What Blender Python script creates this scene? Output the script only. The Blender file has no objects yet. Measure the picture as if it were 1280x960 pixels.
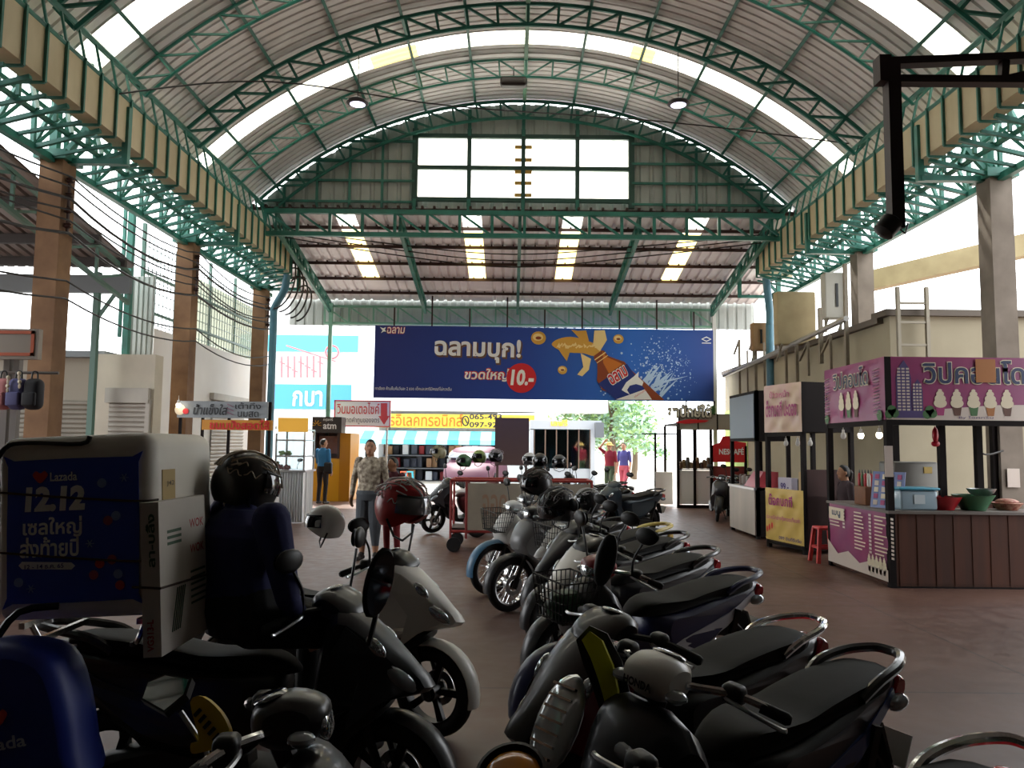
import bpy, bmesh, math, random
from mathutils import Vector as V, Matrix, Euler
from mathutils.geometry import tessellate_polygon
random.seed(7)
C = bpy.context.scene.collection
SC = bpy.context.scene
R = math.radians
# ---------------------------------------------------------------- camera, sky, sun, exposure
FPX = 960.0
PITCH, ROLL, EYE = R(4.58), R(0.6), 1.5
cam = bpy.data.cameras.new('camera'); cam.sensor_width = 36; cam.lens = FPX / 1280 * 36
cam.clip_start = 0.05; cam.clip_end = 400
camo = bpy.data.objects.new('camera', cam); C.objects.link(camo)
CAMM = Matrix.Translation((0, 0, EYE)) @ Matrix.Rotation(R(90) + PITCH, 4, 'X') @ Matrix.Rotation(ROLL, 4, 'Z')
camo.matrix_world = CAMM
SC.camera = camo
W = bpy.data.worlds.new('sky'); SC.world = W; W.use_nodes = True
_bg = W.node_tree.nodes['Background']
_bg.inputs[0].default_value = (0.94, 0.97, 1.0, 1); _bg.inputs[1].default_value = 3.8
sun = bpy.data.lights.new('sun', 'SUN'); sun.energy = 8.0; sun.angle = R(2); sun.color = (1, .95, .86)
so = bpy.data.objects.new('sun', sun); C.objects.link(so); so.rotation_euler = (R(-30), R(-8), 0)
SC.view_settings.view_transform = 'Standard'; SC.view_settings.look = 'None'
SC.view_settings.exposure = 0.35; SC.view_settings.gamma = 1.0
SC.view_settings.use_curve_mapping = False


def P(px, py, Y):
    """the place at depth Y seen at a pixel of the photograph"""
    d = CAMM.to_3x3() @ V(((px - 640) / FPX, -(py - 480) / FPX, -1))
    return V((0, 0, EYE)) + d * (Y / d.y)


def G(px, py):
    """the floor point at a pixel"""
    d = CAMM.to_3x3() @ V(((px - 640) / FPX, -(py - 480) / FPX, -1))
    return V((0, 0, EYE)) + d * (-EYE / d.z)
# ---------------------------------------------------------------- materials


def lin(h):
    h = h.lstrip('#')
    o = []
    for i in (0, 2, 4):
        c = int(h[i:i + 2], 16) / 255
        o.append(c / 12.92 if c <= .04045 else ((c + .055) / 1.055) ** 2.4)
    return tuple(o) + (1,)


MATS = {}


def mat(name, col, rough=.6, metal=0., noise=0., scale=8., col2=None, emit=0., coat=0., trans=0., alpha=1., bump=0., stretch=None, detail=4):
    if name in MATS: return MATS[name]
    m = bpy.data.materials.new(name); m.use_nodes = True
    nt = m.node_tree; b = nt.nodes['Principled BSDF']
    c = lin(col) if isinstance(col, str) else tuple(col) + (1,)
    b.inputs['Base Color'].default_value = c
    b.inputs['Roughness'].default_value = rough; b.inputs['Metallic'].default_value = metal
    if coat: b.inputs['Coat Weight'].default_value = coat; b.inputs['Coat Roughness'].default_value = .06
    if trans: b.inputs['Transmission Weight'].default_value = trans
    if alpha < 1: b.inputs['Alpha'].default_value = alpha
    if emit:
        b.inputs['Emission Color'].default_value = c; b.inputs['Emission Strength'].default_value = emit
    if noise or bump:
        tc = nt.nodes.new('ShaderNodeTexCoord'); mp = nt.nodes.new('ShaderNodeMapping')
        nz = nt.nodes.new('ShaderNodeTexNoise'); nz.inputs['Scale'].default_value = scale; nz.inputs['Detail'].default_value = detail
        nt.links.new(tc.outputs['Object'], mp.inputs[0]); nt.links.new(mp.outputs[0], nz.inputs['Vector'])
        if stretch: mp.inputs['Scale'].default_value = stretch
        if noise:
            rp = nt.nodes.new('ShaderNodeValToRGB')
            c2 = lin(col2) if col2 else tuple(x * .45 for x in c[:3]) + (1,)
            rp.color_ramp.elements[0].position = .5 - .5 * (1 - noise) * .5; rp.color_ramp.elements[1].position = .72
            rp.color_ramp.elements[0].position = .36
            rp.color_ramp.elements[1].color = c
            rp.color_ramp.elements[0].color = tuple(a * (1 - noise) + d * noise for a, d in zip(c, c2))
            nt.links.new(nz.outputs['Fac'], rp.inputs[0]); nt.links.new(rp.outputs[0], b.inputs['Base Color'])
        if bump:
            bp = nt.nodes.new('ShaderNodeBump'); bp.inputs['Strength'].default_value = bump; bp.inputs['Distance'].default_value = .02
            nt.links.new(nz.outputs['Fac'], bp.inputs['Height']); nt.links.new(bp.outputs[0], b.inputs['Normal'])
    MATS[name] = m
    return m


def sheer(name, col, through, frost=.5):
    """translucent roofing / film: part of the light goes straight through, part is scattered"""
    if name in MATS: return MATS[name]
    m = bpy.data.materials.new(name); m.use_nodes = True
    nt = m.node_tree; nt.nodes.clear()
    out = nt.nodes.new('ShaderNodeOutputMaterial'); a = nt.nodes.new('ShaderNodeBsdfTransparent'); t = nt.nodes.new('ShaderNodeBsdfTranslucent')
    d = nt.nodes.new('ShaderNodeBsdfDiffuse'); x = nt.nodes.new('ShaderNodeMixShader'); y = nt.nodes.new('ShaderNodeMixShader')
    for n in (a, t, d): n.inputs[0].default_value = lin(col)
    x.inputs[0].default_value = .12; y.inputs[0].default_value = through
    nt.links.new(t.outputs[0], x.inputs[1]); nt.links.new(d.outputs[0], x.inputs[2])
    nt.links.new(x.outputs[0], y.inputs[1]); nt.links.new(a.outputs[0], y.inputs[2]); nt.links.new(y.outputs[0], out.inputs[0])
    MATS[name] = m
    return m


def glass(name, col, mixt=.85):
    if name in MATS: return MATS[name]
    m = bpy.data.materials.new(name); m.use_nodes = True
    nt = m.node_tree; nt.nodes.clear()
    out = nt.nodes.new('ShaderNodeOutputMaterial'); a = nt.nodes.new('ShaderNodeBsdfTransparent'); g = nt.nodes.new('ShaderNodeBsdfGlossy')
    g.inputs['Roughness'].default_value = .05; a.inputs[0].default_value = lin(col)
    y = nt.nodes.new('ShaderNodeMixShader'); y.inputs[0].default_value = mixt
    nt.links.new(g.outputs[0], y.inputs[1]); nt.links.new(a.outputs[0], y.inputs[2]); nt.links.new(y.outputs[0], out.inputs[0])
    MATS[name] = m
    return m
# ---------------------------------------------------------------- mesh builder


def frame_of(d, up=None):
    d = d.normalized(); up = up or V((0, 0, 1))
    if abs(d.dot(up)) > .98: up = V((1, 0, 0)) if abs(d.x) < .9 else V((0, 1, 0))
    s = d.cross(up).normalized(); u = s.cross(d).normalized()
    return s, u


class MB:
    def __init__(s, M=None): s.v = []; s.f = []; s.k = []; s.c = 0; s.M = M or Matrix()
    def m(s, i): s.c = i; return s
    def add(s, vs, fs):
        o = len(s.v); s.v += [s.M @ V(p) for p in vs]; s.f += [tuple(i + o for i in f) for f in fs]; s.k += [s.c] * len(fs)
        return s
    def hexa(s, p): return s.add(p, [(0, 3, 2, 1), (4, 5, 6, 7), (0, 1, 5, 4), (1, 2, 6, 5), (2, 3, 7, 6), (3, 0, 4, 7)])
    def box(s, c, d, rot=None):
        x, y, z = d[0] / 2, d[1] / 2, d[2] / 2
        p = [V(q) for q in ((-x, -y, -z), (x, -y, -z), (x, y, -z), (-x, y, -z), (-x, -y, z), (x, -y, z), (x, y, z), (-x, y, z))]
        if rot is not None: p = [rot @ q for q in p]
        return s.hexa([q + V(c) for q in p])
    def b2(s, a, b): return s.box([(i + j) / 2 for i, j in zip(a, b)], [abs(i - j) for i, j in zip(a, b)])
    def rbox(s, c, d, r=.02, n=3):
        """box with its vertical edges and rims rounded"""
        x, y, z = d[0] / 2, d[1] / 2, d[2] / 2; r = min(r, x * .98, y * .98, z * .98)
        rings = []
        prof = [(r * (1 - math.sin(a)), -z + r * (1 - math.cos(a))) for a in [math.pi / 2 * i / n for i in range(n + 1)]]
        prof = prof + [(a, -b) for a, b in reversed(prof)]
        for ins, zz in prof:
            ring = []
            for cx, cy, a0 in ((1, 1, 0), (-1, 1, 90), (-1, -1, 180), (1, -1, 270)):
                for i in range(n + 1):
                    a = R(a0 + 90 * i / n); rr = r - ins
                    ring.append((c[0] + cx * (x - r) + rr * math.cos(a), c[1] + cy * (y - r) + rr * math.sin(a), c[2] + zz))
            rings.append(ring)
        return s.loft(rings)
    def loft(s, rings, caps=True, closed=True):
        n = len(rings[0]); vs = [p for r in rings for p in r]; fs = []
        for i in range(len(rings) - 1):
            for j in range(n if closed else n - 1):
                k = (j + 1) % n
                fs.append((i * n + j, i * n + k, (i + 1) * n + k, (i + 1) * n + j))
        if caps and closed:
            fs.append(tuple(range(n - 1, -1, -1))); fs.append(tuple((len(rings) - 1) * n + j for j in range(n)))
        return s.add(vs, fs)
    def bar(s, p, q, w, h=None, up=None):
        p, q = V(p), V(q); h = h or w; a, u = frame_of(q - p, up)
        a = a * w / 2; u = u * h / 2
        return s.hexa([p - a - u, p + a - u, p + a + u, p - a + u, q - a - u, q + a - u, q + a + u, q - a + u])
    def tube(s, pts, r, n=8, caps=True, closed=False):
        pts = [V(p) for p in pts]; L = len(pts); rr = r if isinstance(r, (list, tuple)) else [r] * L
        rings = []; prev = None
        for i, p in enumerate(pts):
            if closed: d = pts[(i + 1) % L] - pts[i - 1]
            else: d = pts[min(i + 1, L - 1)] - pts[max(i - 1, 0)]
            if prev is None: a, u = frame_of(d)
            else:
                d = d.normalized(); a = (prev - d * prev.dot(d)).normalized(); u = a.cross(d).normalized()
                u = -u if False else u
            prev = a
            u = a.cross(d.normalized())
            rings.append([p + (a * math.cos(t) + u * math.sin(t)) * rr[i] for t in [2 * math.pi * j / n for j in range(n)]])
        if closed: rings.append(rings[0]); caps = False
        return s.loft(rings, caps)
    def curve(s, pts, r, n=8, sub=5):
        return s.tube(spl(pts, sub), r, n)
    def lathe(s, prof, n=24, M=None, cap=True):
        M = M or Matrix()
        rings = [[M @ V((r * math.cos(t), r * math.sin(t), z)) for t in [2 * math.pi * j / n for j in range(n)]] for r, z in prof]
        return s.loft(rings, cap)
    def ell(s, c, r, n=16, m=10, M=None):
        M = M or Matrix.Translation(V(c)); rx, ry, rz = r
        rings = []
        for i in range(1, m):
            a = math.pi * i / m
            rings.append([M @ V((rx * math.sin(a) * math.cos(t), ry * math.sin(a) * math.sin(t), -rz * math.cos(a))) for t in [2 * math.pi * j / n for j in range(n)]])
        return s.loft(rings)
    def pillow(s, out, hw, c=None, lay=((1, .72), (.86, .9), (.5, 1), (0, 1.0))):
        """closed side outline (x,z) swelled sideways to half widths hw(x,z)"""
        n = len(out); cx = sum(p[0] for p in out) / n; cz = sum(p[1] for p in out) / n
        if c: cx, cz = c
        f = hw if callable(hw) else (lambda x, z: hw)
        ls = [(-a, b) for a, b in lay] + [(a, b) for a, b in reversed(lay[:-1])]
        rings = []
        for a, b in ls:
            ring = []
            for x, z in out:
                X = cx + (x - cx) * b; Z = cz + (z - cz) * b
                ring.append((X, a * f(X, Z), Z))
            rings.append(ring)
        # caps as fans round the centre keep concave outlines sound
        s.loft(rings, caps=False)
        for ring, flip in ((rings[0], 1), (rings[-1], 0)):
            tr = tessellate_polygon([[V((p[0], p[2], 0)) for p in ring]])
            s.add(ring, [t[::-1] if flip else t for t in tr])
        return s
    def poly(s, pts, holes=()):
        loops = [[V(p) for p in pts]] + [[V(p) for p in h] for h in holes]
        return s.add([p for l in loops for p in l], [tuple(t) for t in tessellate_polygon(loops)])
    def prism(s, out, h, M=None):
        M = M or Matrix(); n = len(out)
        a = [M @ V((x, y, 0)) for x, y in out]; b = [M @ V((x, y, h)) for x, y in out]
        s.add(a + b, [(i, (i + 1) % n, n + (i + 1) % n, n + i) for i in range(n)])
        tr = tessellate_polygon([[V((x, y, 0)) for x, y in out]])
        s.add(a, [t[::-1] for t in tr]); s.add(b, tr)
        return s
    def disc(s, c, r, n=24, M=None, ry=None):
        M = M or Matrix.Translation(V(c))
        return s.add([M @ V((r * math.cos(2 * math.pi * j / n), (ry or r) * math.sin(2 * math.pi * j / n), 0)) for j in range(n)], [tuple(range(n))])
    def quad(s, a, b, c, d): return s.add([a, b, c, d], [(0, 1, 2, 3)])
    def build(s, name, mats, parent=None, smooth=38, loc=None):
        me = bpy.data.meshes.new(name)
        me.from_pydata([tuple(v) for v in s.v], [], s.f); me.update()
        ms = mats if isinstance(mats, (list, tuple)) else [mats]
        for q in ms: me.materials.append(q)
        if len(ms) > 1: me.polygons.foreach_set('material_index', s.k)
        bm = bmesh.new(); bm.from_mesh(me); bmesh.ops.recalc_face_normals(bm, faces=bm.faces); bm.to_mesh(me); bm.free()
        if smooth:
            me.polygons.foreach_set('use_smooth', [True] * len(me.polygons)); me.set_sharp_from_angle(angle=R(smooth))
        o = bpy.data.objects.new(name, me); C.objects.link(o)
        if parent: o.parent = parent
        if loc is not None: o.location = loc
        return o


def spl(pts, sub=5, closed=False):
    pts = [V(p) for p in pts]; n = len(pts); o = []
    for i in range(n if closed else n - 1):
        if closed: p0, p1, p2, p3 = pts[i - 1], pts[i], pts[(i + 1) % n], pts[(i + 2) % n]
        else: p0, p1, p2, p3 = pts[max(i - 1, 0)], pts[i], pts[i + 1], pts[min(i + 2, n - 1)]
        for k in range(sub):
            t = k / sub
            o.append(.5 * ((2 * p1) + (p2 - p0) * t + (2 * p0 - 5 * p1 + 4 * p2 - p3) * t * t + (3 * p1 - p0 - 3 * p2 + p3) * t ** 3))
    if not closed: o.append(pts[-1])
    return o


def spl2(pts, sub=4):
    return [(p.x, p.y) for p in spl([(x, y, 0) for x, y in pts], sub, True)]


def thing(name, label, cat, loc=(0, 0, 0), rz=0, group=None, M=None):
    o = bpy.data.objects.new(name, None); C.objects.link(o); o.empty_display_size = .1
    if M is not None: o.matrix_world = M
    else: o.location = loc; o.rotation_euler = (0, 0, rz)
    return tag(o, label, cat, group)


def tag(o, label, cat, group=None, kind=None):
    o['label'] = label; o['category'] = cat
    if group: o['group'] = group
    if kind: o['kind'] = kind
    return o


def struct(o, label=None, cat=None):
    o['kind'] = 'structure'
    if label: o['label'] = label
    if cat: o['category'] = cat
    return o


def dup(o, parent=None):
    c = o.copy(); C.objects.link(c); c.parent = parent
    for ch in o.children: dup(ch, c)
    return c
# ---------------------------------------------------------------- lettering
_LC = {}


def loops_of(txt):
    if txt in _LC: return _LC[txt]
    cu = bpy.data.curves.new('letters', 'FONT'); cu.body = txt; cu.size = 1; cu.fill_mode = 'NONE'; cu.resolution_u = 3
    ob = bpy.data.objects.new('letters', cu)
    me = bpy.data.meshes.new_from_object(ob)
    nb = {}
    for e in me.edges:
        a, b = e.vertices; nb.setdefault(a, []).append(b); nb.setdefault(b, []).append(a)
    seen = set(); out = []
    # edges run in contour order: follow them from each start
    nxt = {}
    for e in me.edges: nxt.setdefault(e.vertices[0], e.vertices[1])
    for s in nb:
        if s in seen: continue
        l = [s]; seen.add(s); cur = s; prev = None
        while True:
            c = [q for q in nb[cur] if q != prev and q not in seen]
            if not c: break
            prev = cur; cur = c[0]; seen.add(cur); l.append(cur)
        if len(l) > 2:
            i0 = min(range(len(l)), key=lambda k: l[k])
            pts = [me.vertices[i].co.to_2d() for i in l]
            # contour direction = vertex order
            if len(l) > 2 and l[(i0 + 1) % len(l)] != l[i0] + 1: pts.reverse()
            q = [pts[0]]
            for p in pts[1:]:
                if (p - q[-1]).length > 1e-4: q.append(p)
            if (q[0] - q[-1]).length < 1e-4: q.pop()
            if len(q) > 2: out.append(q)
    bpy.data.objects.remove(ob); bpy.data.curves.remove(cu); bpy.data.meshes.remove(me)
    _LC[txt] = out
    return out


def area2(l): return sum(l[i - 1].x * l[i].y - l[i].x * l[i - 1].y for i in range(len(l))) / 2


def inside(p, l):
    c = False
    for i in range(len(l)):
        a, b = l[i - 1], l[i]
        if (a.y > p.y) != (b.y > p.y) and p.x < (b.x - a.x) * (p.y - a.y) / (b.y - a.y) + a.x: c = not c
    return c


def offset2(l, d):
    n = len(l); o = []
    for i in range(n):
        a, b, c = l[i - 1], l[i], l[(i + 1) % n]
        e1 = (b - a).normalized(); e2 = (c - b).normalized()
        n1 = V((e1.y, -e1.x)); n2 = V((e2.y, -e2.x)); k = n1 + n2
        if k.length < 1e-3: k = n1
        k = k.normalized(); q = max(.45, k.dot(n1))
        o.append(b + k * d / q)
    return o


def letter(mb, txt, M, w, h=None, bold=0., shear=0., z=0., fit=None):
    """fill the text into a box of width w (and height h if given) whose lower left corner is M's origin; bold in em"""
    L = loops_of(txt)
    if not L: return
    A = [area2(l) for l in L]; outs = []; holes = {}
    for i, l in enumerate(L):
        box_ = [j for j in range(len(L)) if j != i and abs(A[j]) > abs(A[i]) and inside(l[0], L[j])]
        par = min(box_, key=lambda j: abs(A[j])) if box_ else None
        if par is not None and A[par] * A[i] < 0: holes.setdefault(par, []).append(i)
        else: outs.append(i)
    pts = [p for l in L for p in l]
    x0 = min(p.x for p in pts); x1 = max(p.x for p in pts); y0 = min(p.y for p in pts); y1 = max(p.y for p in pts)
    sx = w / (x1 - x0); sy = (h / (y1 - y0)) if h else sx
    for i in outs:
        sg = 1 if A[i] > 0 else -1
        ob = offset2(L[i], bold * sg) if bold else L[i]
        hb = [offset2(L[j], bold * sg) if bold else L[j] for j in holes.get(i, ())]
        hb = [q for q in hb if area2(q) * sg < -1e-4]
        tr = [[V(((p.x - x0) * sx + shear * (p.y - y0) * sy, (p.y - y0) * sy, z)) for p in l] for l in [ob] + hb]
        fl = [q for l in tr for q in l]
        mb.add([M @ q for q in fl], [tuple(t) for t in tessellate_polygon(tr)])


def facing(o, right, up):
    """matrix of a flat face: x along right, y along up, z out"""
    r = V(right).normalized(); u = V(up); u = (u - r * u.dot(r)).normalized(); n = r.cross(u)
    return Matrix(((r.x, u.x, n.x, o[0]), (r.y, u.y, n.y, o[1]), (r.z, u.z, n.z, o[2]), (0, 0, 0, 1)))
# ---------------------------------------------------------------- colours of the place
GREEN = mat('green_paint', '#2c7868', .45, noise=.5, scale=5, col2='#1b4a40')
GREENL = mat('pale_green_paint', '#7fae94', .45, noise=.4, scale=6, col2='#5b8571')
TIN = mat('galvanised_tin', '#e8e4e3', .5, .05, noise=.35, scale=1.6, col2='#b3aaa5', stretch=(.3, 3, 3))
TINY = mat('weathered_tin', '#f0ecf0', .5, .05, noise=.25, scale=2, col2='#c2babf')
AWN = mat('dark_tin', '#8a8280', .5, .3, noise=.3, scale=2, col2='#5c5452')  # awning tin, a darker tone than the roof tin
CLAD = mat('grey_cladding', '#b4b8b2', .55, .1, noise=.3, scale=3, col2='#8d918c')
SKYL = sheer('clear_roofing', '#f2efe2', .04)
SKYY = sheer('stained_roofing', '#dcc57c', .02)
CREAM = mat('cream_fascia', '#c9bb9a', .6, noise=.45, scale=2.2, col2='#8d7b55', stretch=(1, 1, .4))
BROWN = mat('rust_primer', '#3a2018', .6)
DARKSTEEL = mat('dark_steel', '#2a1114', .5, .2)
CONC = mat('weathered_concrete', '#8a6847', .8, noise=.75, scale=2.4, col2='#5b3c24', bump=.3, detail=8)
CONCG = mat('grey_concrete', '#8b8074', .85, noise=.6, scale=2.5, col2='#5e5348', bump=.3, detail=8)
WHITEP = mat('white_paint', '#dcdad6', .6, noise=.2, scale=1.5, col2='#b9b4ac')
CREAMW = mat('cream_wall', '#a29880', .75, noise=.4, scale=1.1, col2='#7d735d', detail=8)
CABLE = mat('black_cable', '#191512', .6)
BLK = mat('black_plastic', '#0d0c0c', .45)
CHROME = mat('chrome', '#d8d8d8', .12, 1.)
STEEL = mat('stainless', '#b9bcbd', .28, .9)
# ---------------------------------------------------------------- floor and street


def make_floor():
    m = bpy.data.materials.new('worn_concrete_floor'); m.use_nodes = True; nt = m.node_tree; b = nt.nodes['Principled BSDF']
    tc = nt.nodes.new('ShaderNodeTexCoord')
    n1 = nt.nodes.new('ShaderNodeTexNoise'); n1.inputs['Scale'].default_value = .55; n1.inputs['Detail'].default_value = 9
    n2 = nt.nodes.new('ShaderNodeTexNoise'); n2.inputs['Scale'].default_value = 7; n2.inputs['Detail'].default_value = 8
    mx = nt.nodes.new('ShaderNodeMath'); mx.operation = 'MULTIPLY_ADD'; mx.inputs[1].default_value = .45
    nt.links.new(tc.outputs['Object'], n1.inputs['Vector']); nt.links.new(tc.outputs['Object'], n2.inputs['Vector'])
    nt.links.new(n2.outputs['Fac'], mx.inputs[0]); nt.links.new(n1.outputs['Fac'], mx.inputs[2])
    r = nt.nodes.new('ShaderNodeValToRGB')
    r.color_ramp.elements[0].position = .48; r.color_ramp.elements[0].color = lin('#4a2e24')
    r.color_ramp.elements[1].position = .95; r.color_ramp.elements[1].color = lin('#684c40')
    nt.links.new(mx.outputs[0], r.inputs[0])
    # sawn joints of the slab
    br = nt.nodes.new('ShaderNodeTexBrick'); br.offset = 0; br.inputs['Scale'].default_value = 1
    br.inputs['Brick Width'].default_value = 2.6; br.inputs['Row Height'].default_value = 2.6; br.inputs['Mortar Size'].default_value = .012
    br.inputs['Color1'].default_value = br.inputs['Color2'].default_value = (1, 1, 1, 1); br.inputs['Mortar'].default_value = (.45, .4, .38, 1)
    mp = nt.nodes.new('ShaderNodeMapping'); mp.inputs['Location'].default_value = (1.75, .3, 0)
    nt.links.new(tc.outputs['Object'], mp.inputs[0]); nt.links.new(mp.outputs[0], br.inputs['Vector'])
    ml = nt.nodes.new('ShaderNodeMixRGB'); ml.blend_type = 'MULTIPLY'; ml.inputs[0].default_value = 1
    nt.links.new(r.outputs[0], ml.inputs[1]); nt.links.new(br.outputs['Color'], ml.inputs[2]); nt.links.new(ml.outputs[0], b.inputs['Base Color'])
    rr = nt.nodes.new('ShaderNodeMapRange'); rr.inputs['To Min'].default_value = .28; rr.inputs['To Max'].default_value = .62
    nt.links.new(n2.outputs['Fac'], rr.inputs[0]); nt.links.new(rr.outputs[0], b.inputs['Roughness'])
    return m


f = MB(); f.b2((-16, -5, -.2), (14, 21.5, 0)); struct(f.build('floor', make_floor(), smooth=0))
f = MB(); f.b2((-60, 21.5, -.2), (60, 90, -.01)); struct(f.build('street', mat('bright_street', '#b9b2a8', .8, noise=.25, scale=.8), smooth=0))
f = MB(); f.b2((-60, -5, -.25), (-16, 21.5, -.05)).b2((14, -5, -.25), (60, 21.5, -.05)); struct(f.build('ground', mat('yard_concrete', '#a79f92', .8), smooth=0))
# ---------------------------------------------------------------- arched roof
XC, HALF, ZS, SAG = .2, 5.65, 6.5, 2.3
RAD = (HALF ** 2 + SAG ** 2) / (2 * SAG); ZC = ZS + SAG - RAD; AMAX = math.asin(HALF / RAD)
TRUSS_Y = [15.6, 13.85, 12.03, 10.25, 8.5, 6.7, 4.95]
SKY_Y = [(13.0, 13.46), (9.3, 9.85)]
Y0, Y1 = -4.0, 15.82


def arc(a, r=RAD): return XC + r * math.sin(a), ZC + r * math.cos(a)


def roof_strip(ya, yb, per=.165, dep=.055, n=40):
    mb = MB(); ys = []
    k = max(1, round((yb - ya) / per)); per = (yb - ya) / k
    for i in range(k):
        for t, d in ((0, 0), (.72, 0), (.78, 1), (.94, 1)): ys.append((ya + (i + t) * per, d * dep))
    ys.append((yb, 0))
    rings = []
    for y, d in ys:
        rings.append([(*((lambda p: (p[0], y, p[1]))(arc(-AMAX - .03 + (2 * AMAX + .06) * j / n, RAD + d))),) for j in range(n + 1)])
    mb.loft(rings, caps=False, closed=False)
    return mb


cuts = [Y0] + [y for s in sorted(SKY_Y) for y in s] + [Y1]
rf = MB()
for i in range(0, len(cuts), 2):
    s = roof_strip(cuts[i], cuts[i + 1]); o = len(rf.v)
    rf.v += s.v; rf.f += [tuple(q + o for q in t) for t in s.f]; rf.k += s.k
struct(rf.build('ceiling', TIN, smooth=60))
for k, (a, b) in enumerate(SKY_Y):
    o = roof_strip(a, b).build('window_%d' % (k + 5), SKYL, smooth=60); struct(o)
# stained patches on the first translucent strip
for k, (px, py, w) in enumerate(((492, 67, 1.1), (805, 62, .55))):
    p = P(px, py, 13.23); a0 = math.atan2(p.x - XC, p.z - ZC); mb = MB()
    rings = [[(arc(a0 + (j / 6 - .5) * w / RAD / 1.3, RAD - .02)[0], y, arc(a0 + (j / 6 - .5) * w / RAD / 1.3, RAD - .02)[1]) for j in range(7)] for y in (13.01, 13.45)]
    mb.loft(rings, caps=False, closed=False); mb2 = mb.build('trim_%d' % (k + 1), SKYY); struct(mb2)
ORD = ['gable end', 'second from the gable', 'third from the gable', 'fourth from the gable', 'fifth from the gable', 'sixth from the gable', 'seventh from the gable']
for i, y in enumerate(TRUSS_Y):
    big = i in (0, 2, 4, 6); r = .034 if big else .023; dp = .36 if big else .34
    t = thing('arch_truss', 'curved green steel lattice truss under the tin roof, ' + ORD[i], 'roof truss', (XC, y, ZC), group='arched roof trusses')
    N = 24; rt, rb = RAD - .09, RAD - .09 - dp
    q = lambda a, r_: (r_ * math.sin(a), 0, r_ * math.cos(a))
    am = AMAX - .01
    MB().tube([q(-am + 2 * am * j / 48, rt) for j in range(49)], r, 6).build('top_chord', GREEN, t)
    MB().tube([q(-am + 2 * am * j / 48, rb) for j in range(49)], r, 6).build('bottom_chord', GREEN, t)
    mb = MB()
    for j in range(N + 1):
        a = -am + 2 * am * j / N; mb.bar(q(a, rt), q(a, rb), r * 1.3)
        if j < N:
            a2 = -am + 2 * am * (j + 1) / N
            mb.bar(q(a if j >= N / 2 else a2, rb), q(a2 if j >= N / 2 else a, rt), r * 1.1)
    mb.build('lattice', GREEN, t, smooth=0)
PN = ['ridge', 'first', 'second', 'third', 'fourth', 'fifth']
for k in range(-5, 6):
    a = math.asin(k * 1.04 / RAD); x, z = arc(a, RAD - .045)
    t = MB().bar((0, Y0, 0), (0, 15.55, 0), *((.07, .12) if k == 0 else (.05, .07)), up=V((math.sin(a), 0, math.cos(a)))).build('roof_purlin', GREENL if k == 0 else GREEN, smooth=0, loc=(x, 0, z))
    side = 'on the shutter shop side' if k < 0 else 'on the food stall side'
    tag(t, 'pale green ridge beam along the top of the arched roof' if k == 0 else f'{PN[abs(k)]} green roof purlin from the ridge, {side}', 'purlin', 'long roof purlins')
# ---------------------------------------------------------------- gable wall with its big window
gp0, gp1 = P(520, 170, 15.75), P(789, 251, 15.75)
wx0, wx1, wz1, wz0 = gp0.x, gp1.x, (gp0.z + P(789, 174, 15.75).z) / 2, (gp1.z + P(520, 251, 15.75).z) / 2
gw = MB(); xs = []
x = XC - HALF
while x < XC + HALF:
    xs += [(x, 0), (x + .17, 0), (x + .2, .035), (x + .25, .035), (x + .28, 0)]; x += .28
za = lambda x: ZC + math.sqrt(max(0, (RAD - .075) ** 2 - (x - XC) ** 2))
for (xa, da), (xb, db) in zip(xs, xs[1:]):
    A, B = (xa, 15.78 + da), (xb, 15.78 + db)
    col = lambda z0, z1a, z1b: gw.quad((*A, z0), (*B, z0), (*B, z1b), (*A, z1a))
    if xa > wx0 - .02 and xb < wx1 + .02:
        col(6.3, wz0, wz0); col(wz1, za(xa), za(xb))
    elif xa > XC - HALF: col(6.3, max(6.3, za(xa)), max(6.3, za(xb)))
struct(gw.build('wall_gable', CLAD, smooth=0))
wn = MB()
nx = 4
for i in range(nx + 1):
    xx = wx0 + (wx1 - wx0) * i / nx; wn.box((xx, 15.72, (wz0 + wz1) / 2), (.09 if 0 < i < nx else .12, .08, wz1 - wz0 + .3))
for z in (wz0, (wz0 + wz1) / 2, wz1): wn.box(((wx0 + wx1) / 2, 15.72, z), (wx1 - wx0 + .1, .07, .09))
wo = wn.build('window_1', mat('dark_green_frame', '#23483d', .5), smooth=0); struct(wo)
pn = MB()
for i in range(nx):
    for j in range(2):
        a = wx0 + (wx1 - wx0) * i / nx + .05; b = wx0 + (wx1 - wx0) * (i + 1) / nx - .05
        c = wz0 + (wz1 - wz0) * j / 2 + .045; d = c + (wz1 - wz0) / 2 - .09
        pn.quad((a, 15.76, c), (b, 15.76, c), (b, 15.76, d), (a, 15.76, d))
pn.build('pane', SKYL, wo, smooth=0)
lv = MB()
xm = (wx0 + wx1) / 2
for k, py in enumerate((184, 200, 215, 229, 244)):
    z = P(653, py, 15.7).z
    for s in (-1, 1): lv.box((xm + s * .11, 15.7, z), (.14, .03, .07))
lv.build('vent_lattice', mat('yellowed_vent', '#b8913c', .6), wo, smooth=0)
fr = MB()
for zz in (6.55, 7.0, 7.42, 7.85):
    w = math.sqrt(RAD ** 2 - (zz - ZC) ** 2) - .1
    fr.bar((XC - w, 15.7, zz), (wx0, 15.7, zz), .045); fr.bar((wx1, 15.7, zz), (XC + w, 15.7, zz), .045)
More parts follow.
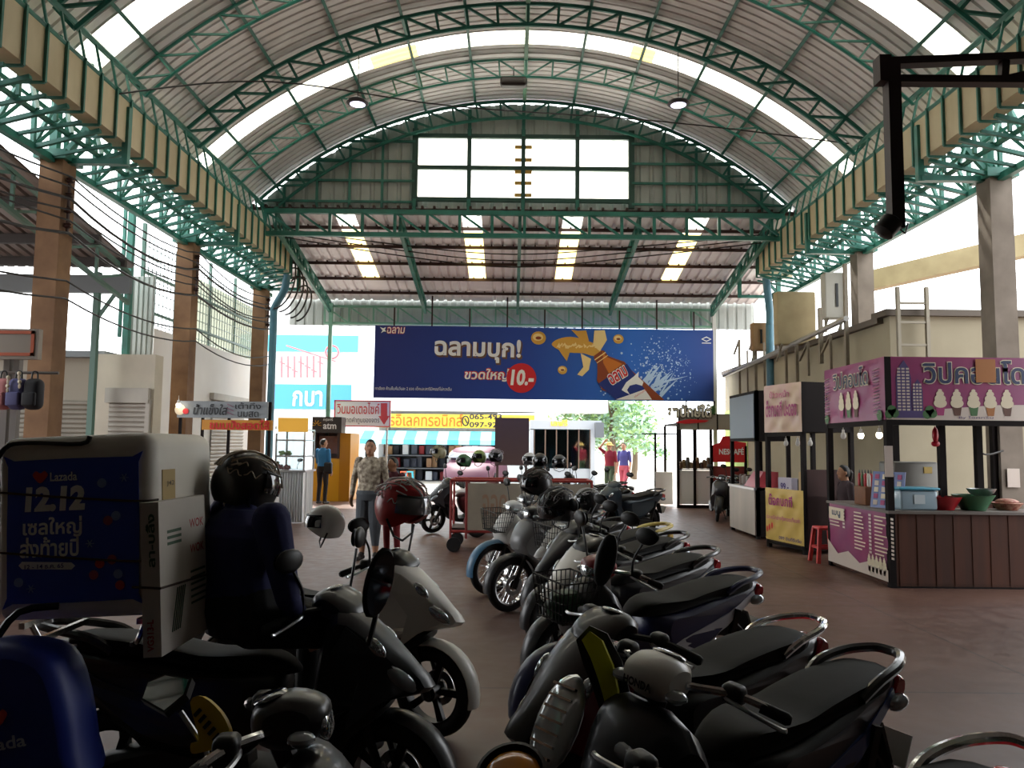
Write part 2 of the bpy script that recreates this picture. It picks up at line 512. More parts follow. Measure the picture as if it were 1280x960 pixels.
for k in range(1, 5):
    for s in (-1, 1):
        xx = (wx0 if s < 0 else wx1) + s * k * .68
        fr.bar((xx, 15.7, 6.35), (xx, 15.7, za(xx) - .1), .05)
    xx = wx0 + (wx1 - wx0) * k / 4 if k < 4 else wx0
    fr.bar((xx, 15.7, wz1), (xx, 15.7, za(xx) - .1), .07); fr.bar((xx, 15.7, 6.35), (xx, 15.7, wz0), .07)
o = fr.build('gable_frame_lattice', GREEN, smooth=0); struct(o)
# flat truss under the gable
tt = thing('flat_truss', 'long straight green lattice truss spanning below the gable window', 'roof truss', (0, 15.6, 0))
xa, xb, z1, z0 = -5.15, 5.6, 6.3, 5.82
MB().bar((xa, 0, z1), (xb, 0, z1), .09).build('top_chord', GREEN, tt, smooth=0)
MB().bar((xa, 0, z0), (xb, 0, z0), .09).build('bottom_chord', GREEN, tt, smooth=0)
mb = MB(); n = 16
for j in range(n + 1):
    xx = xa + (xb - xa) * j / n; mb.bar((xx, 0, z1), (xx, 0, z0), .06)
    if j < n: mb.bar((xx, 0, z1), (xx + (xb - xa) / n, 0, z0), .045)
mb.build('lattice', GREEN, tt, smooth=0)
b = MB().bar((-5.5, 15.7, 6.38), (5.9, 15.7, 6.38), .06, .06)
for k in range(46): b.box((-5.4 + k * .25, 15.62, 6.41), (.05, .1, .05))
tag(b.build('ledge_beam', BROWN, smooth=0), 'dark ledge beam with bolt heads just above the straight truss', 'beam')
# ---------------------------------------------------------------- lean-to roof beyond the gable
LY0, LZ0, LY1, LZ1 = 15.75, 6.42, 20.75, 5.42
lz = lambda y: LZ0 + (LZ1 - LZ0) * (y - LY0) / (LY1 - LY0)
strips = [-3.6, -.9, 1.27, 3.95]


def lean(xa, xb):
    mb = MB(); k = max(1, round((xb - xa) / .24)); p = (xb - xa) / k; ring = []
    for i in range(k):
        for t, d in ((0, 0), (.6, 0), (.7, .035), (.9, .035)): ring.append((xa + (i + t) * p, d))
    ring.append((xb, 0))
    mb.loft([[(x, y, lz(y) + d) for x, d in ring] for y in (LY0, LY1)], caps=False, closed=False)
    return mb


edges = [-6.2] + [e for s in strips for e in (s - .21, s + .21)] + [6.6]
lr = MB()
for i in range(0, len(edges), 2):
    s = lean(edges[i], edges[i + 1]); o = len(lr.v); lr.v += s.v; lr.f += [tuple(q + o for q in t) for t in s.f]; lr.k += s.k
# the sheet goes on past the end of each clear strip
for s in strips:
    mb = MB(); y = 19.25
    lr.quad((s - .21, y, lz(y)), (s + .21, y, lz(y)), (s + .21, LY1, lz(LY1)), (s - .21, LY1, lz(LY1)))
struct(lr.build('roof_canopy', TINY, smooth=0))
for k, s in enumerate(strips):
    mb = MB(); ya, yb = LY0, 16.7
    mb.quad((s - .21, ya, lz(ya)), (s + .21, ya, lz(ya)), (s + .21, yb, lz(yb)), (s - .21, yb, lz(yb)))
    o = mb.build('window_%d' % (k + 8), SKYL, smooth=0); struct(o)
    mb = MB(); ya, yb = 16.7, 19.25
    mb.quad((s - .21, ya, lz(ya)), (s + .21, ya, lz(ya)), (s + .21, yb, lz(yb)), (s - .21, yb, lz(yb)))
    mb.build('lower_pane', SKYY, o, smooth=0)
for k, px in enumerate((345, 500, 650, 800, 965)):
    x = P(px, 280, 15.7).x
    t = thing('rafter_truss', f'green sloping rafter truss of the lean-to roof, {["first", "second", "third", "fourth", "fifth"][k]} counting from the shutter shop side', 'rafter', (x, 0, 0), group='lean-to rafters')
    pa = [(0, 15.7 + 4.9 * j / 9, lz(15.7 + 4.9 * j / 9) - .14) for j in range(10)]
    pb = [(0, y, z - .34 + .1 * j / 9) for j, (_, y, z) in enumerate(pa)]
    MB().bar(pa[0], pa[-1], .07).build('top_chord', GREEN, t, smooth=0); MB().bar(pb[0], pb[-1], .07).build('bottom_chord', GREEN, t, smooth=0)
    mb = MB()
    for j in range(10):
        mb.bar(pa[j], pb[j], .045)
        if j < 9: mb.bar(pa[j], pb[j + 1], .04)
    mb.build('lattice', GREEN, t, smooth=0)
for k, y in enumerate((16.5, 17.4, 18.3, 19.2, 20.1)):
    mb = MB().bar((-6.1, y, lz(y) - .05), (6.5, y, lz(y) - .05), .04, .07)
    for j in range(50): mb.box((-6 + j * .25, y, lz(y) + .0), (.03, .09, .03))
    tag(mb.build('lean_to_purlin', BROWN, smooth=0), f'dark brown cross purlin under the lean-to sheets, {["first", "second", "third", "fourth", "fifth"][k]} beyond the gable', 'purlin', 'lean-to purlins')
fz = MB(); ring = []
for i in range(52):
    for t, d in ((0, 0), (.6, 0), (.7, .03), (.9, .03)): ring.append((-6.1 + (i + t) * .245, 20.8 + d))
fz.loft([[(x, y, z) for x, y in ring] for z in (4.72, 5.5)], caps=False, closed=False)
struct(fz.build('wall_fascia', CLAD, smooth=0))
t = thing('fascia_truss', 'green lattice truss above the blue banner at the far end', 'truss', (0, 20.62, 0))
MB().bar((-5.1, 0, 5.22), (5.5, 0, 5.22), .06).build('top_chord', GREENL, t, smooth=0); MB().bar((-5.1, 0, 4.76), (5.5, 0, 4.76), .06).build('bottom_chord', GREENL, t, smooth=0)
mb = MB()
for j in range(17):
    x = -5.1 + 10.6 * j / 16; mb.bar((x, 0, 5.22), (x, 0, 4.76), .045)
    if j < 16: mb.bar((x, 0, 5.22), (x + 10.6 / 16, 0, 4.76), .04)
mb.build('lattice', GREENL, t, smooth=0)
for px, nm in ((412, 'left of the blue banner'), (893, 'right of the blue banner')):
    x = P(px, 450, 20.6).x
    tag(MB().bar((x, 20.6, 0), (x, 20.6, 5.3), .1).build('canopy_post', GREENL if px < 600 else mat('white_post', '#cfcfc8', .5), smooth=0), 'slim steel post holding the lean-to roof ' + nm, 'post')
# ---------------------------------------------------------------- eaves: gutter, lattice girder, columns
for sg, xb, xc, ze in ((-1, -5.12, -6.0, 18.0), (1, 5.5, 6.5, 17.6)):
    nm = 'left' if sg < 0 else 'right'; sd = 'shutter shop side' if sg < 0 else 'food stall side'
    zb, zt = 5.42, 5.98; d = sg
    g = thing('roof_gutter', f'long cream boxed gutter with green straps along the eaves on the {sd}', 'gutter', (0, 0, 0), group=None)
    path = [(xb, -4.0), (xb, 6), (xb, 12), (xb, ze - .8), (xb + d * .08, ze - .4), (xb + d * .3, ze - .1), (xb + d * .7, ze), (xb + d * 1.0, ze)]
    mb = MB()
    off = [(p[0] + d * .03, p[1]) for p in path]
    mb.loft([[(p[0], p[1], z) for p in path] for z in (zb, zt)], caps=False, closed=False)
    mb.loft([[(p[0], p[1], zb) for p in path], [(xb + d * .24, p[1], zb) for p in path[:5]] + [(xb + d * .3, p[1], zb) for p in path[5:]]], caps=False, closed=False)
    mb.build('fascia_board', CREAM, g, smooth=30)
    y = -3.8; pts = []
    while y < ze - .5: pts.append((xb, y)); y += .37
    pts += [(xb + d * .06, ze - .38), (xb + d * .3, ze - .1), (xb + d * .62, ze)]
    for x, y in pts:
        st = MB().bar((x - d * .02, y, zb - .05), (x - d * .02, y, zt + .05), .032)
        st.bar((x - d * .02, y, zt), (x - d * .02 + d * .1, y, 6.42), .026)
        st.bar((x - d * .02, y, zb - .05), (x + d * .5, y, zb - .05), .028)
        st.build('strap', GREEN, g, smooth=0)
    rl = MB().tube([(xb + d * .08, -4, 6.42), (xb + d * .08, ze, 6.42)], .04, 6); rl.tube([(xb + d * .0, -4, zt + .03), (xb, ze - .6, zt + .03)], .025, 6)
    rl.build('rail', GREEN, g)
    gd = thing('eaves_girder', f'green lattice girder resting on the concrete columns of the {sd}', 'girder', (xc, 0, 0))
    zl, zh = 5.14, 6.4
    for nmx, (xo, z) in {'bottom_chord': (0, zl), 'top_chord': (0, zh)}.items():
        MB().bar((xo, -4, z), (xo, ze + .8, z), .09).build(nmx, GREEN, gd, smooth=0)
    mb = MB(); y = -4.0; w = xb - xc; k = 0
    mb.bar((w * .55, -4, zh - .1), (w * .55, ze, zh - .1), .06); mb.bar((w * .5, -4, zb - .12), (w * .5, ze - .3, zb - .12), .05)
    while y < ze:
        mb.bar((0, y, zl), (0, y, zh), .05); mb.bar((0, y, zl), (0, y + .7, zh), .045)
        mb.bar((0, y, zl), (w * .95, y, zb - .06), .05)           # bracket arm
        mb.bar((0, y + .35, zh), (w * .55, y, zb - .1), .04)
        mb.bar((0, y, zl), (w * .55, y + .7, zh - .1), .04)
        mb.bar((w * .55, y + .35, zb - .1), (w * .55, y + .35, zh), .04)
        mb.bar((0, y + .35, zl + .02), (w * .9, y + .35, zb - .1), .04)
        mb.bar((0, y, zl + .62), (w * .5, y + .35, zb), .035)
        y += .7; k += 1
    mb.build('lattice', GREEN, gd, smooth=0)
    ys = [18.1, 13.95, 9.85, 5.7, 1.5] if sg < 0 else [18.4, 14.1, 10.15, 6.0, 1.6]
    for k, y in enumerate(ys):
        cc = thing('concrete_column', f'{"brown" if sg < 0 else "grey"} weathered concrete column on the {sd}, {["farthest from us", "second from the far end", "third from the far end", "fourth from the far end", "nearest the camera"][k]}', 'column', (xc, y, 0), group='concrete columns on the ' + sd)
        w = .3; mb = MB(); n = 12
        for q in range(1): mb.box((0, 0, 2.57), (w, w, 5.14))
        mb.build('shaft', CONC if sg < 0 else CONCG, cc, smooth=0)
        h = MB().box((0, 0, 5.2), (.42, .42, .12)); dx = xb - xc
        h.bar((0, 0, 5.16), (dx, 0, 5.16), .1, .07); h.bar((dx, 0, 5.12), (dx, 0, 5.9), .08); h.bar((0, 0, 5.16), (dx * .5, 0, 5.75), .06); h.bar((-.06, 0, 5.2), (-.06, 0, 6.3), .1)
        h.build('bracket', GREEN, cc, smooth=0)
        if y > 8 and sg < 0:
            ins = MB(); ins.bar((.2, -.06, 4.2), (.2, -.06, 4.9), .03)
            for z in (4.25, 4.45, 4.65, 4.85):
                ins.lathe([(.02, 0), (.05, .02), (.03, .04), (.05, .06), (.02, .08)], 10, Matrix.Translation((.2, -.06, z))); ins.bar((0, -.06, z + .03), (.2, -.06, z + .03), .015)
            ins.build('insulator_rack', BROWN, cc)
# ---------------------------------------------------------------- unseen walls added behind and beside the camera to darken the near hall
f = MB(); f.b2((-16, -4.4, 0), (14, -4.1, 9)); struct(f.build('wall_unseen_back', mat('unseen_wall_dark', '#3a3431', .8), smooth=0))
f = MB(); f.b2((-6.6, -4.1, 0), (-6.4, 5.0, 6.6)); struct(f.build('wall_unseen_left', mat('unseen_wall_dark', '#3a3431'), smooth=0))
f = MB(); f.b2((7.0, -4.1, 0), (7.2, 6.4, 6.6)); struct(f.build('wall_unseen_right', mat('unseen_wall_dark', '#3a3431'), smooth=0))
# ---------------------------------------------------------------- left side: awning, shops, wall with a wire cage, cables
def PX(px, py, x):
    d = CAMM.to_3x3() @ V(((px - 640) / FPX, -(py - 480) / FPX, -1))
    return V((0, 0, EYE)) + d * (x / d.x)


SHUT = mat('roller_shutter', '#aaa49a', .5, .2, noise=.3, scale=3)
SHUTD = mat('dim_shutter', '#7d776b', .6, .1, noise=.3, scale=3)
GREYB = mat('grey_beam', '#6d7376', .6)
az = lambda y: 5.75 + (4.42 - 5.75) * (y - 6) / 6.6
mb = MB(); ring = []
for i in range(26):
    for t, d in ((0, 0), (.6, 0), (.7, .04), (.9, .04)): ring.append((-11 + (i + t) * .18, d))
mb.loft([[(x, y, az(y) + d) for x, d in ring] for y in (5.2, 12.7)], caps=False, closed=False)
aw = thing('side_awning', 'dark sloping tin awning outside the brown columns with green edge truss', 'awning', (0, 0, 0))
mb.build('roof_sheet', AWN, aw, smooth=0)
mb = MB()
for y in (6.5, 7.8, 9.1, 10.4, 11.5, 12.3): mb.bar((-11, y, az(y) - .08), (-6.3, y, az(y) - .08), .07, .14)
mb.build('purlin_lattice', mat('purlin_brown', '#2b211d', .6), aw, smooth=0)  # purlins in one dark brown
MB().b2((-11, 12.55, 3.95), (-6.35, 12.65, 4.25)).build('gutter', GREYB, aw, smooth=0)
mb = MB()
for xx in (-6.4, -9.2):
    pa = [(xx, 5.5 + j * 1.02, az(5.5 + j * 1.02) - .12) for j in range(8)]; pb = [(x, y, z - .5) for x, y, z in pa]
    mb.bar(pa[0], pa[-1], .06); mb.bar(pb[0], pb[-1], .06)
    for j in range(8):
        mb.bar(pa[j], pb[j], .04)
        if j < 7: mb.bar(pb[j], pa[j + 1], .04)
mb.build('edge_truss_lattice', mat('dull_green_paint', '#4d6e62', .5), aw, smooth=0)
mb = MB(); p = P(120, 400, 12.6); mb.bar((p.x, 12.6, 0), (p.x, 12.6, 4.3), .09); mb.bar((p.x, 12.6, 3.5), (p.x + .3, 12.6, 3.95), .05)
mb.build('post', mat('dull_green_paint', '#4d6e62', .5), aw, smooth=0)
mb = MB(); p = P(164, 300, 13.2); mb.bar((p.x, 13.2, 3.0), (p.x, 13.2, 5.6), .1); mb.bar((p.x - .12, 13.2, 3.3), (p.x - .12, 13.2, 5.6), .05)
tag(mb.build('tall_post', GREEN, smooth=0), 'tall green steel post with a brown pipe beside the tin awning', 'post')


def shutter(mb, a, b, z0, z1, n=(0, -1)):
    """ribbed roller shutter between ground points a and b"""
    a, b = V((*a, 0)), V((*b, 0)); k = int((z1 - z0) / .08); nn = V((*n, 0)); ring = []
    for i in range(k):
        z = z0 + (z1 - z0) * i / k; h = (z1 - z0) / k
        for t, d in ((0, 0), (.3, .02), (.7, .02)): ring.append((z + t * h, d))
    ring.append((z1, 0))
    mb.loft([[p + nn * d + V((0, 0, z)) for z, d in ring] for p in (a, b)], caps=False, closed=False)


xa, xb, xc_ = P(0, 500, 13.4).x - 3, P(128, 500, 13.4).x, P(192, 500, 13.0).x
sh = thing('shuttered_shop', 'low dim shop with a brown roller shutter under the awning', 'shop', (0, 0, 0))
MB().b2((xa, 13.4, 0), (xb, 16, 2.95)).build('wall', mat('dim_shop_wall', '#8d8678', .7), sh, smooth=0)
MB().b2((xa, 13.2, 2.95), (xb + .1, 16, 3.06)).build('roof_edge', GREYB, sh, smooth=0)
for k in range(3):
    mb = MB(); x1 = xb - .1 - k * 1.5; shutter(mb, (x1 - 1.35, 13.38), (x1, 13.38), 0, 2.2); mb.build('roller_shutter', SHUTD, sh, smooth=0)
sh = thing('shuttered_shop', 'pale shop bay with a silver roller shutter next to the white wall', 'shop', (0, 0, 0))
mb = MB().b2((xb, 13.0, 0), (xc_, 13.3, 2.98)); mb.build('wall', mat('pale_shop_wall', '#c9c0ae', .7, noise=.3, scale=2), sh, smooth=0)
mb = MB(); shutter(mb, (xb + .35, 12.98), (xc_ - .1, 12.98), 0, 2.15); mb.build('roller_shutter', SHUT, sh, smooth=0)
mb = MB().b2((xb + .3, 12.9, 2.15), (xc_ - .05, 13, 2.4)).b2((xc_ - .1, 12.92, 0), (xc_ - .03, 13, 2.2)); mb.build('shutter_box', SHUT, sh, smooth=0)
# white wall running along the hall
wl = MB(); a = PX(193, 411, -6.7); ya = a.y
wl.b2((-6.9, ya, 0), (-6.7, 20.6, 3.62))
o = wl.build('wall_left_shops', WHITEP, smooth=0); struct(o)
mb = MB(); y0_, y1_ = PX(264, 500, -6.7).y, PX(304, 500, -6.7).y
shutter(mb, (-6.68, y0_), (-6.68, y1_), 0, 2.45, (1, 0)); mb.b2((-6.7, y0_ - .1, 2.45), (-6.6, y1_ + .1, 2.6)); so_ = mb.build('door_1', SHUT, smooth=0); struct(so_)
cl = MB(); a, b = P(157, 345, 13.6), P(192, 400, 13.6); ring = []
for i in range(6):
    for t, d in ((0, 0), (.6, 0), (.7, .03), (.9, .03)): ring.append((a.x + (i + t) * (b.x - a.x) / 6, 13.6 + d))
cl.loft([[(x, y, z) for x, y in ring] for z in (2.98, a.z)], caps=False, closed=False)
struct(cl.build('wall_cladding', CLAD, smooth=0))
cg = thing('wire_cage', 'tall pale wire mesh screen standing on the white shop wall', 'screen', (-6.75, 0, 0))
mb = MB(); y = ya - .4
while y < 20.2: mb.bar((0, y, 3.6), (0, y, 5.3), .014); y += .16
z = 3.7
while z < 5.3: mb.bar((0, ya - .4, z), (0, 20.2, z), .014); z += .2
mb.build('wire_mesh', mat('wire', '#8d9a98', .5, .4), cg, smooth=0)
mb = MB()
for k in range(5): mb.bar((-.02, ya - .4 + k * 1.55, 3.6), (-.02, ya - .4 + k * 1.55, 5.5), .06)
for z in (3.9, 4.6): mb.bar((0, ya - .4, z), (0, 20.2, z), .05)
mb.build('frame', mat('dull_green_paint', '#4d6e62'), cg, smooth=0)
MB().b2((-.03, 15.6, 3.62), (-.01, 20.2, 5.0)).build('backing_sheet', sheer('thin_netting', '#bdbfb4', .55), cg, smooth=0)
# sagging cables from column to column on the left
zs = [4.95, 4.8, 4.65, 4.5, 4.35, 4.2, 3.55, 3.35]
HW = ['topmost', 'second from the top', 'third from the top', 'fourth from the top', 'fifth from the top', 'sixth from the top', 'upper one of the low pair', 'lowest']
for k, z in enumerate(zs):
    pts = []
    ys = [3.0, 9.8, 13.9, 18.1]
    xo = -5.78 + .0 * k
    for (u, v) in zip(ys, ys[1:]):
        for j in range(8):
            t = j / 8; sag = (.22 + .05 * math.sin(k * 2.1 + u)) * (v - u) / 5
            zz = z + (.03 * math.sin(k * 3 + u)) - 4 * sag * t * (1 - t)
            pts.append((xo, u + (v - u) * t, zz))
    pts.append((xo, 18.1, z))
    o = MB().tube(pts, .013 if k not in (2, 5) else .02, 5).build('hanging_cable', CABLE)
    tag(o, f'black cable sagging between the brown columns, {HW[k]}', 'cable', 'cables along the left columns')
pts = spl([(-5.3, 9.5, 5.9), (-3.5, 10.5, 6.6), (-1, 12, 6.95), (2.5, 12.4, 6.9), (5.6, 12.5, 6.6)], 6)
tag(MB().tube(pts, .012, 5).build('hanging_cable', CABLE), 'thin cable crossing the hall beneath the arched trusses', 'cable')
for k in range(3):
    a, b = P(330, 282 + k * 5, 16.4), P(965, 292 + k * 5, 16.4); m = P(640, 318 + k * 8, 17)
    tag(MB().tube(spl([a, (a + m) / 2 + V((0, 0, -.08)), m, (b + m) / 2 + V((0, 0, -.05)), b], 6), .014, 5).build('hanging_cable', CABLE),
        f'long dark cable looping across below the lean-to roof, {["upper", "middle", "lower"][k]} of three', 'cable', 'cables below the lean-to roof')
# coils of cable at the far end of the gutter on the shutter side
mb = MB()
for k in range(5):
    c = P(352 + k * 6, 340 + k * 7, 17.6); r = .75 - .07 * k
    mb.tube([(c.x + r * .5 * math.cos(t), 17.4 + .3 * math.sin(t) + .05 * k, c.z - .2 + r * math.sin(t)) for t in [R(10 * j) for j in range(-9, 14)]], .02, 5)
tag(mb.build('cable_coil', CABLE), 'tangle of looped black cable at the far end of the gutter on the shutter side', 'cable')
PIPE = mat('blue_pipe', '#4d7f92', .45, noise=.3, scale=4)
p = P(342, 400, 17.7)
o = MB().tube(spl([(-5.2, 17.4, 5.35), (-5.25, 17.4, 5.0), (p.x, 17.7, 4.6), (p.x, 17.7, 4.2), (p.x, 17.7, 0)], 4), .085, 10).build('drain_pipe', PIPE)
tag(o, 'blue drainpipe running down beside the farthest brown column', 'pipe')
o = MB().tube(spl([(5.75, 17.2, 5.35), (5.78, 17.2, 5.0), (5.85, 17.3, 4.6), (5.85, 17.3, 4.3)], 4), .085, 10)
o.m(0).tube([(5.85, 17.3, 4.3), (5.85, 17.3, 2.2)], .09, 10)
tag(o.build('drain_pipe', PIPE), 'blue drainpipe elbow below the far end of the gutter on the stall side', 'pipe')
# ---------------------------------------------------------------- right side building
w = MB()
w.b2((5.9, 11.9, 0), (13.5, 12.1, 3.58)).b2((5.9, 12.1, 0), (6.1, 21.2, 3.5))
struct(w.build('wall_right_building', CREAMW, smooth=0))
w = MB().b2((5.8, 11.8, 3.58), (13.5, 12.3, 3.68)).b2((5.8, 12.1, 3.5), (6.3, 21.2, 3.6)); struct(w.build('trim_ledge', mat('dark_ledge', '#5a5046', .7), smooth=0))
w = MB().b2((5.88, 19.2, 0), (5.92, 21.2, 2.5)); struct(w.build('wall_green_panel', mat('lime_paint', '#a8c46a', .6), smooth=0))
LD = mat('ladder_paint', '#8a8272', .5, .2)
mb = MB(); a = P(1121, 366, 11.7).x; b = P(1157, 366, 11.7).x
for x in (a, b): mb.bar((x, 11.68, 2.3), (x, 11.68, 4.0), .06, .05)
for z in (2.4, 2.75, 3.1, 3.45, 3.75): mb.bar((a, 11.68, z), (b, 11.68, z), .035)
tag(mb.build('wall_ladder', LD, smooth=0), 'pale steel ladder fixed to the cream wall above the pink stall', 'ladder')
PLY = mat('aged_board', '#b3a27c', .7, noise=.4, scale=2.5, col2='#7d6b4a')


def panel(px0, py0, px1, py1, Y, nm, lab, cat, m, slots=()):
    a, b = P(px0, py0, Y), P(px1, py1, Y); t = thing(nm, lab, cat, ((a.x + b.x) / 2, Y, b.z))
    w, h = b.x - a.x, a.z - b.z
    MB().rbox((0, .12, h / 2), (w, .24, h), .03).build('casing', m, t)
    mb = MB()
    for u, v in slots: mb.box((w * u, -.01, h * v), (w * .12, .03, h * .5))
    if slots: mb.build('slot_grille', BLK, t, smooth=0)
    fr = MB()
    for u in (-.4, .4): fr.bar((w * u, .1, 0), (w * u, .1, -.25), .04); fr.bar((w * u, -.02, 0), (w * u, .3, -.3), .03)
    fr.build('bracket', LD, t, smooth=0)
    return t


panel(941, 403, 962, 438, 17.5, 'cooling_unit', 'brown boxed cooling unit on brackets at the far end of the cream wall ledge', 'cooling unit', mat('tan_casing', '#8b6b45', .6), ((0, .5),))
t = panel(971, 364, 1021, 431, 15.2, 'duct_box', 'wide cream duct box with white lit gaps above the cream wall ledge', 'duct box', PLY)
panel(1031, 340, 1056, 398, 14.2, 'cooling_unit', 'pale grey cooling unit just left of a concrete column on the ledge', 'cooling unit', mat('pale_casing', '#b7b3a8', .5), ((.1, .5),))
panel(1081, 318, 1093, 401, 14.6, 'narrow_board', 'narrow greenish upright board right of the ledge column', 'board', mat('green_board', '#9c9a72', .6))
a, b = P(1086, 352, 16), P(1300, 303, 13.5)
tag(MB().bar(a, b, .25, .4).build('cream_beam', PLY, smooth=0), 'long cream beam slanting behind the grey columns', 'beam')
a, b = PX(925, 445, 5.6), PX(1062, 395, 5.7)
mb = MB().tube([PX(905, 470, 5.55), PX(960, 445, 5.55), PX(1058, 398, 5.6)], .05, 8)
tag(mb.build('wall_conduit', mat('grey_conduit', '#8e8b86', .4, .4)), 'grey conduit running along the top of the cream wall', 'conduit')
POSTM = mat('old_post', '#8b7f6c', .6, .1, noise=.4, scale=6)
for k, (px, y0, y1, th) in enumerate(((924, 425, 495, .05), (934, 438, 498, .035), (944, 418, 492, .06), (955, 428, 496, .04), (982, 418, 492, .05), (995, 398, 485, .06), (1010, 428, 470, .04), (1025, 385, 455, .07), (1038, 420, 475, .04), (1056, 330, 462, .06))):
    a, b = PX(px, y0, 5.68), PX(px, y1, 5.68)
    mb = MB().bar((5.68, a.y, b.z), (5.68, a.y, a.z), th)
    if k % 2 == 0 and k < 9: mb.bar((5.68, a.y, a.z), (5.68, a.y + .45, a.z - .3), .04)
    tag(mb.build('bracket_post', POSTM, smooth=0), f'upright steel bracket post against the cream wall, {["first", "second", "third", "fourth", "fifth", "sixth", "seventh", "eighth", "ninth", "tenth"][k]} from the far end', 'post', 'bracket posts on the right wall')
# dark steel gantry in front on the right
gt = thing('steel_gantry', 'dark red steel gantry with a hanging post high before the grey columns', 'gantry', (2.54, 5.0, 0))
MB().box((0, 0, 3.52), (.085, .085, 1.12)).build('post', DARKSTEEL, gt, smooth=0)
mb = MB().bar((-.08, 0, 4.1), (4.2, 0, 4.32), .08, .05).bar((-.05, 0, 3.98), (4.2, 0, 4.0), .08, .05).box((-.06, 0, 4.05), (.08, .1, .18))
for k in range(1, 6): mb.bar((k * .75, 0, 3.99), (k * .75 + .02, 0, 4.12 + k * .04), .05)
mb.bar((.75, 0, 4.0), (1.5, 0, 4.18), .035).bar((2.25, 0, 4.0), (3.0, 0, 4.25), .035)
mb.build('beam', DARKSTEEL, gt, smooth=0)
MB().box((4.2, 0, 2.15), (.12, .12, 4.3)).build('support_post', DARKSTEEL, gt, smooth=0)
mb = MB(); mb.lathe([(.02, 0), (.07, .02), (.075, .12), (.03, .15)], 14, Matrix.Translation((-.1, 0, 2.92)) @ Matrix.Rotation(R(40), 4, 'Y'))
mb.tube([(.0, 0, 2.98), (.06, 0, 2.93), (.08, 0, 3.0)], .008, 5)
mb.build('spot_lamp', BLK, gt)
# lamps and the speaker box under the roof
for px, py, nm in ((447, 129, 'left'), (848, 130, 'right')):
    p = P(px, py, 12.1)
    t = thing('bay_lamp', f'round white disc lamp hanging from a cable, over the {"shutter shop side" if nm == "left" else "food stall side"}', 'ceiling lamp', p)
    MB().lathe([(.02, .1), (.06, .09), (.17, .03), (.18, 0), (.15, -.02)], 24).build('lamp_shade', mat('lamp_body', '#3a3a40', .4), t)
    MB().disc((0, 0, -.022), .125).build('diffuser', mat('lamp_glow', '#e8e4ff', .5, emit=1.6), t)
    a = math.asin((p.x - XC) / RAD); x, z = arc(a, RAD - .42)
    MB().tube([(0, 0, .08), (0, 0, z - p.z)], .008, 5).build('cable', CABLE, t)
p = P(642, 103, 13.85)
t = thing('speaker_box', 'brown oblong box hanging at the ridge between the arched trusses', 'speaker', p)
MB().rbox((0, 0, 0), (.5, .2, .17), .05).build('box', mat('brown_box', '#1f100a', .5), t); MB().bar((0, 0, .08), (0, 0, .3), .02).build('hanger', BLK, t)
# ---------------------------------------------------------------- blue banner at the far end
def flat(t, name, M, build, mats):
    mb = MB(); build(mb, M); return mb.build(name, mats, t, smooth=0)


REDM = mat('print_red', '#d0232a', .5); WHT = mat('print_white', '#eeeeea', .5); SIL = mat('print_silver', '#eceef4', .5)
a, b = P(469, 406, 20.35), P(891, 413, 20.55); c = P(467, 497, 20.35)
BW = (V((b.x, b.y, 0)) - V((a.x, a.y, 0))).length; z0 = c.z; BH = a.z - z0 - .02
BM = facing((a.x, a.y - .02, z0), (b.x - a.x, b.y - a.y, 0), (0, 0, 1))
bn = thing('billboard_banner', 'wide dark blue energy drink banner with silver lettering and a bottle', 'banner', (0, 0, 0))
bm_ = bpy.data.materials.new('banner_blue'); bm_.use_nodes = True; nt = bm_.node_tree; pb = nt.nodes['Principled BSDF']; pb.inputs['Roughness'].default_value = .5
tc = nt.nodes.new('ShaderNodeTexCoord'); sp = nt.nodes.new('ShaderNodeSeparateXYZ'); nt.links.new(tc.outputs['Generated'], sp.inputs[0])
rp = nt.nodes.new('ShaderNodeValToRGB'); nt.links.new(sp.outputs['X'], rp.inputs[0]); nt.links.new(rp.outputs[0], pb.inputs['Base Color'])
rp.color_ramp.elements[0].color = lin('#1a2670'); rp.color_ramp.elements[0].position = 0
rp.color_ramp.elements[1].color = lin('#1f3c88'); rp.color_ramp.elements[1].position = 1
e = rp.color_ramp.elements.new(.45); e.color = lin('#22459e'); e = rp.color_ramp.elements.new(.75); e.color = lin('#2b70d0')
MB(BM).b2((0, 0, -.06), (BW, BH, 0)).build('panel', bm_, bn, smooth=0)
mb = MB(BM)
for i in range(9): mb.b2((BW * (i + .5) / 9 - .02, BH, -.06), (BW * (i + .5) / 9 + .02, BH + .9 if i % 2 else BH + .5, -.03))
mb.build('hanger', BROWN, bn, smooth=0)
U = lambda x, y: (BW * (x - 22) / 1234, BH * (1 - (y - 38) / 262))   # crop coordinates of the banner
at = lambda x, y, z=.012: BM @ Matrix.Translation((*U(x, y), z))
lw = lambda d: BW * d / 1234
mb = MB()
mb = MB()
letter(mb.m(0), 'ฉลามบุก!', at(245, 168, .010) @ Matrix.Rotation(R(-1), 4, 'Z'), lw(308), lw(82), .055, 0)
letter(mb.m(1), 'ฉลามบุก!', at(241, 163, .013) @ Matrix.Rotation(R(-1), 4, 'Z'), lw(308), lw(82), .03, 0)
BL_ = [mat('letter_shadow', '#6a4a3c', .6), SIL, REDM, WHT]; mb.build('lettering', BL_, bn, smooth=0); mb = MB()
letter(mb.m(2), 'ขวดใหญ่', at(348, 236, .013), lw(158), lw(46), .07, .12); letter(mb.m(3), 'ขวดใหญ่', at(348, 236, .016), lw(156), lw(45), .022, .12)
mb.build('lettering', BL_, bn, smooth=0); mb = MB()
mb.m(2).disc(None, lw(54), 40, at(555, 223, .018)); letter(mb.m(3), '10.-', at(518, 247, .022), lw(78), lw(52), .04, .1)
mb.build('price_print', BL_, bn, smooth=0); mb = MB()
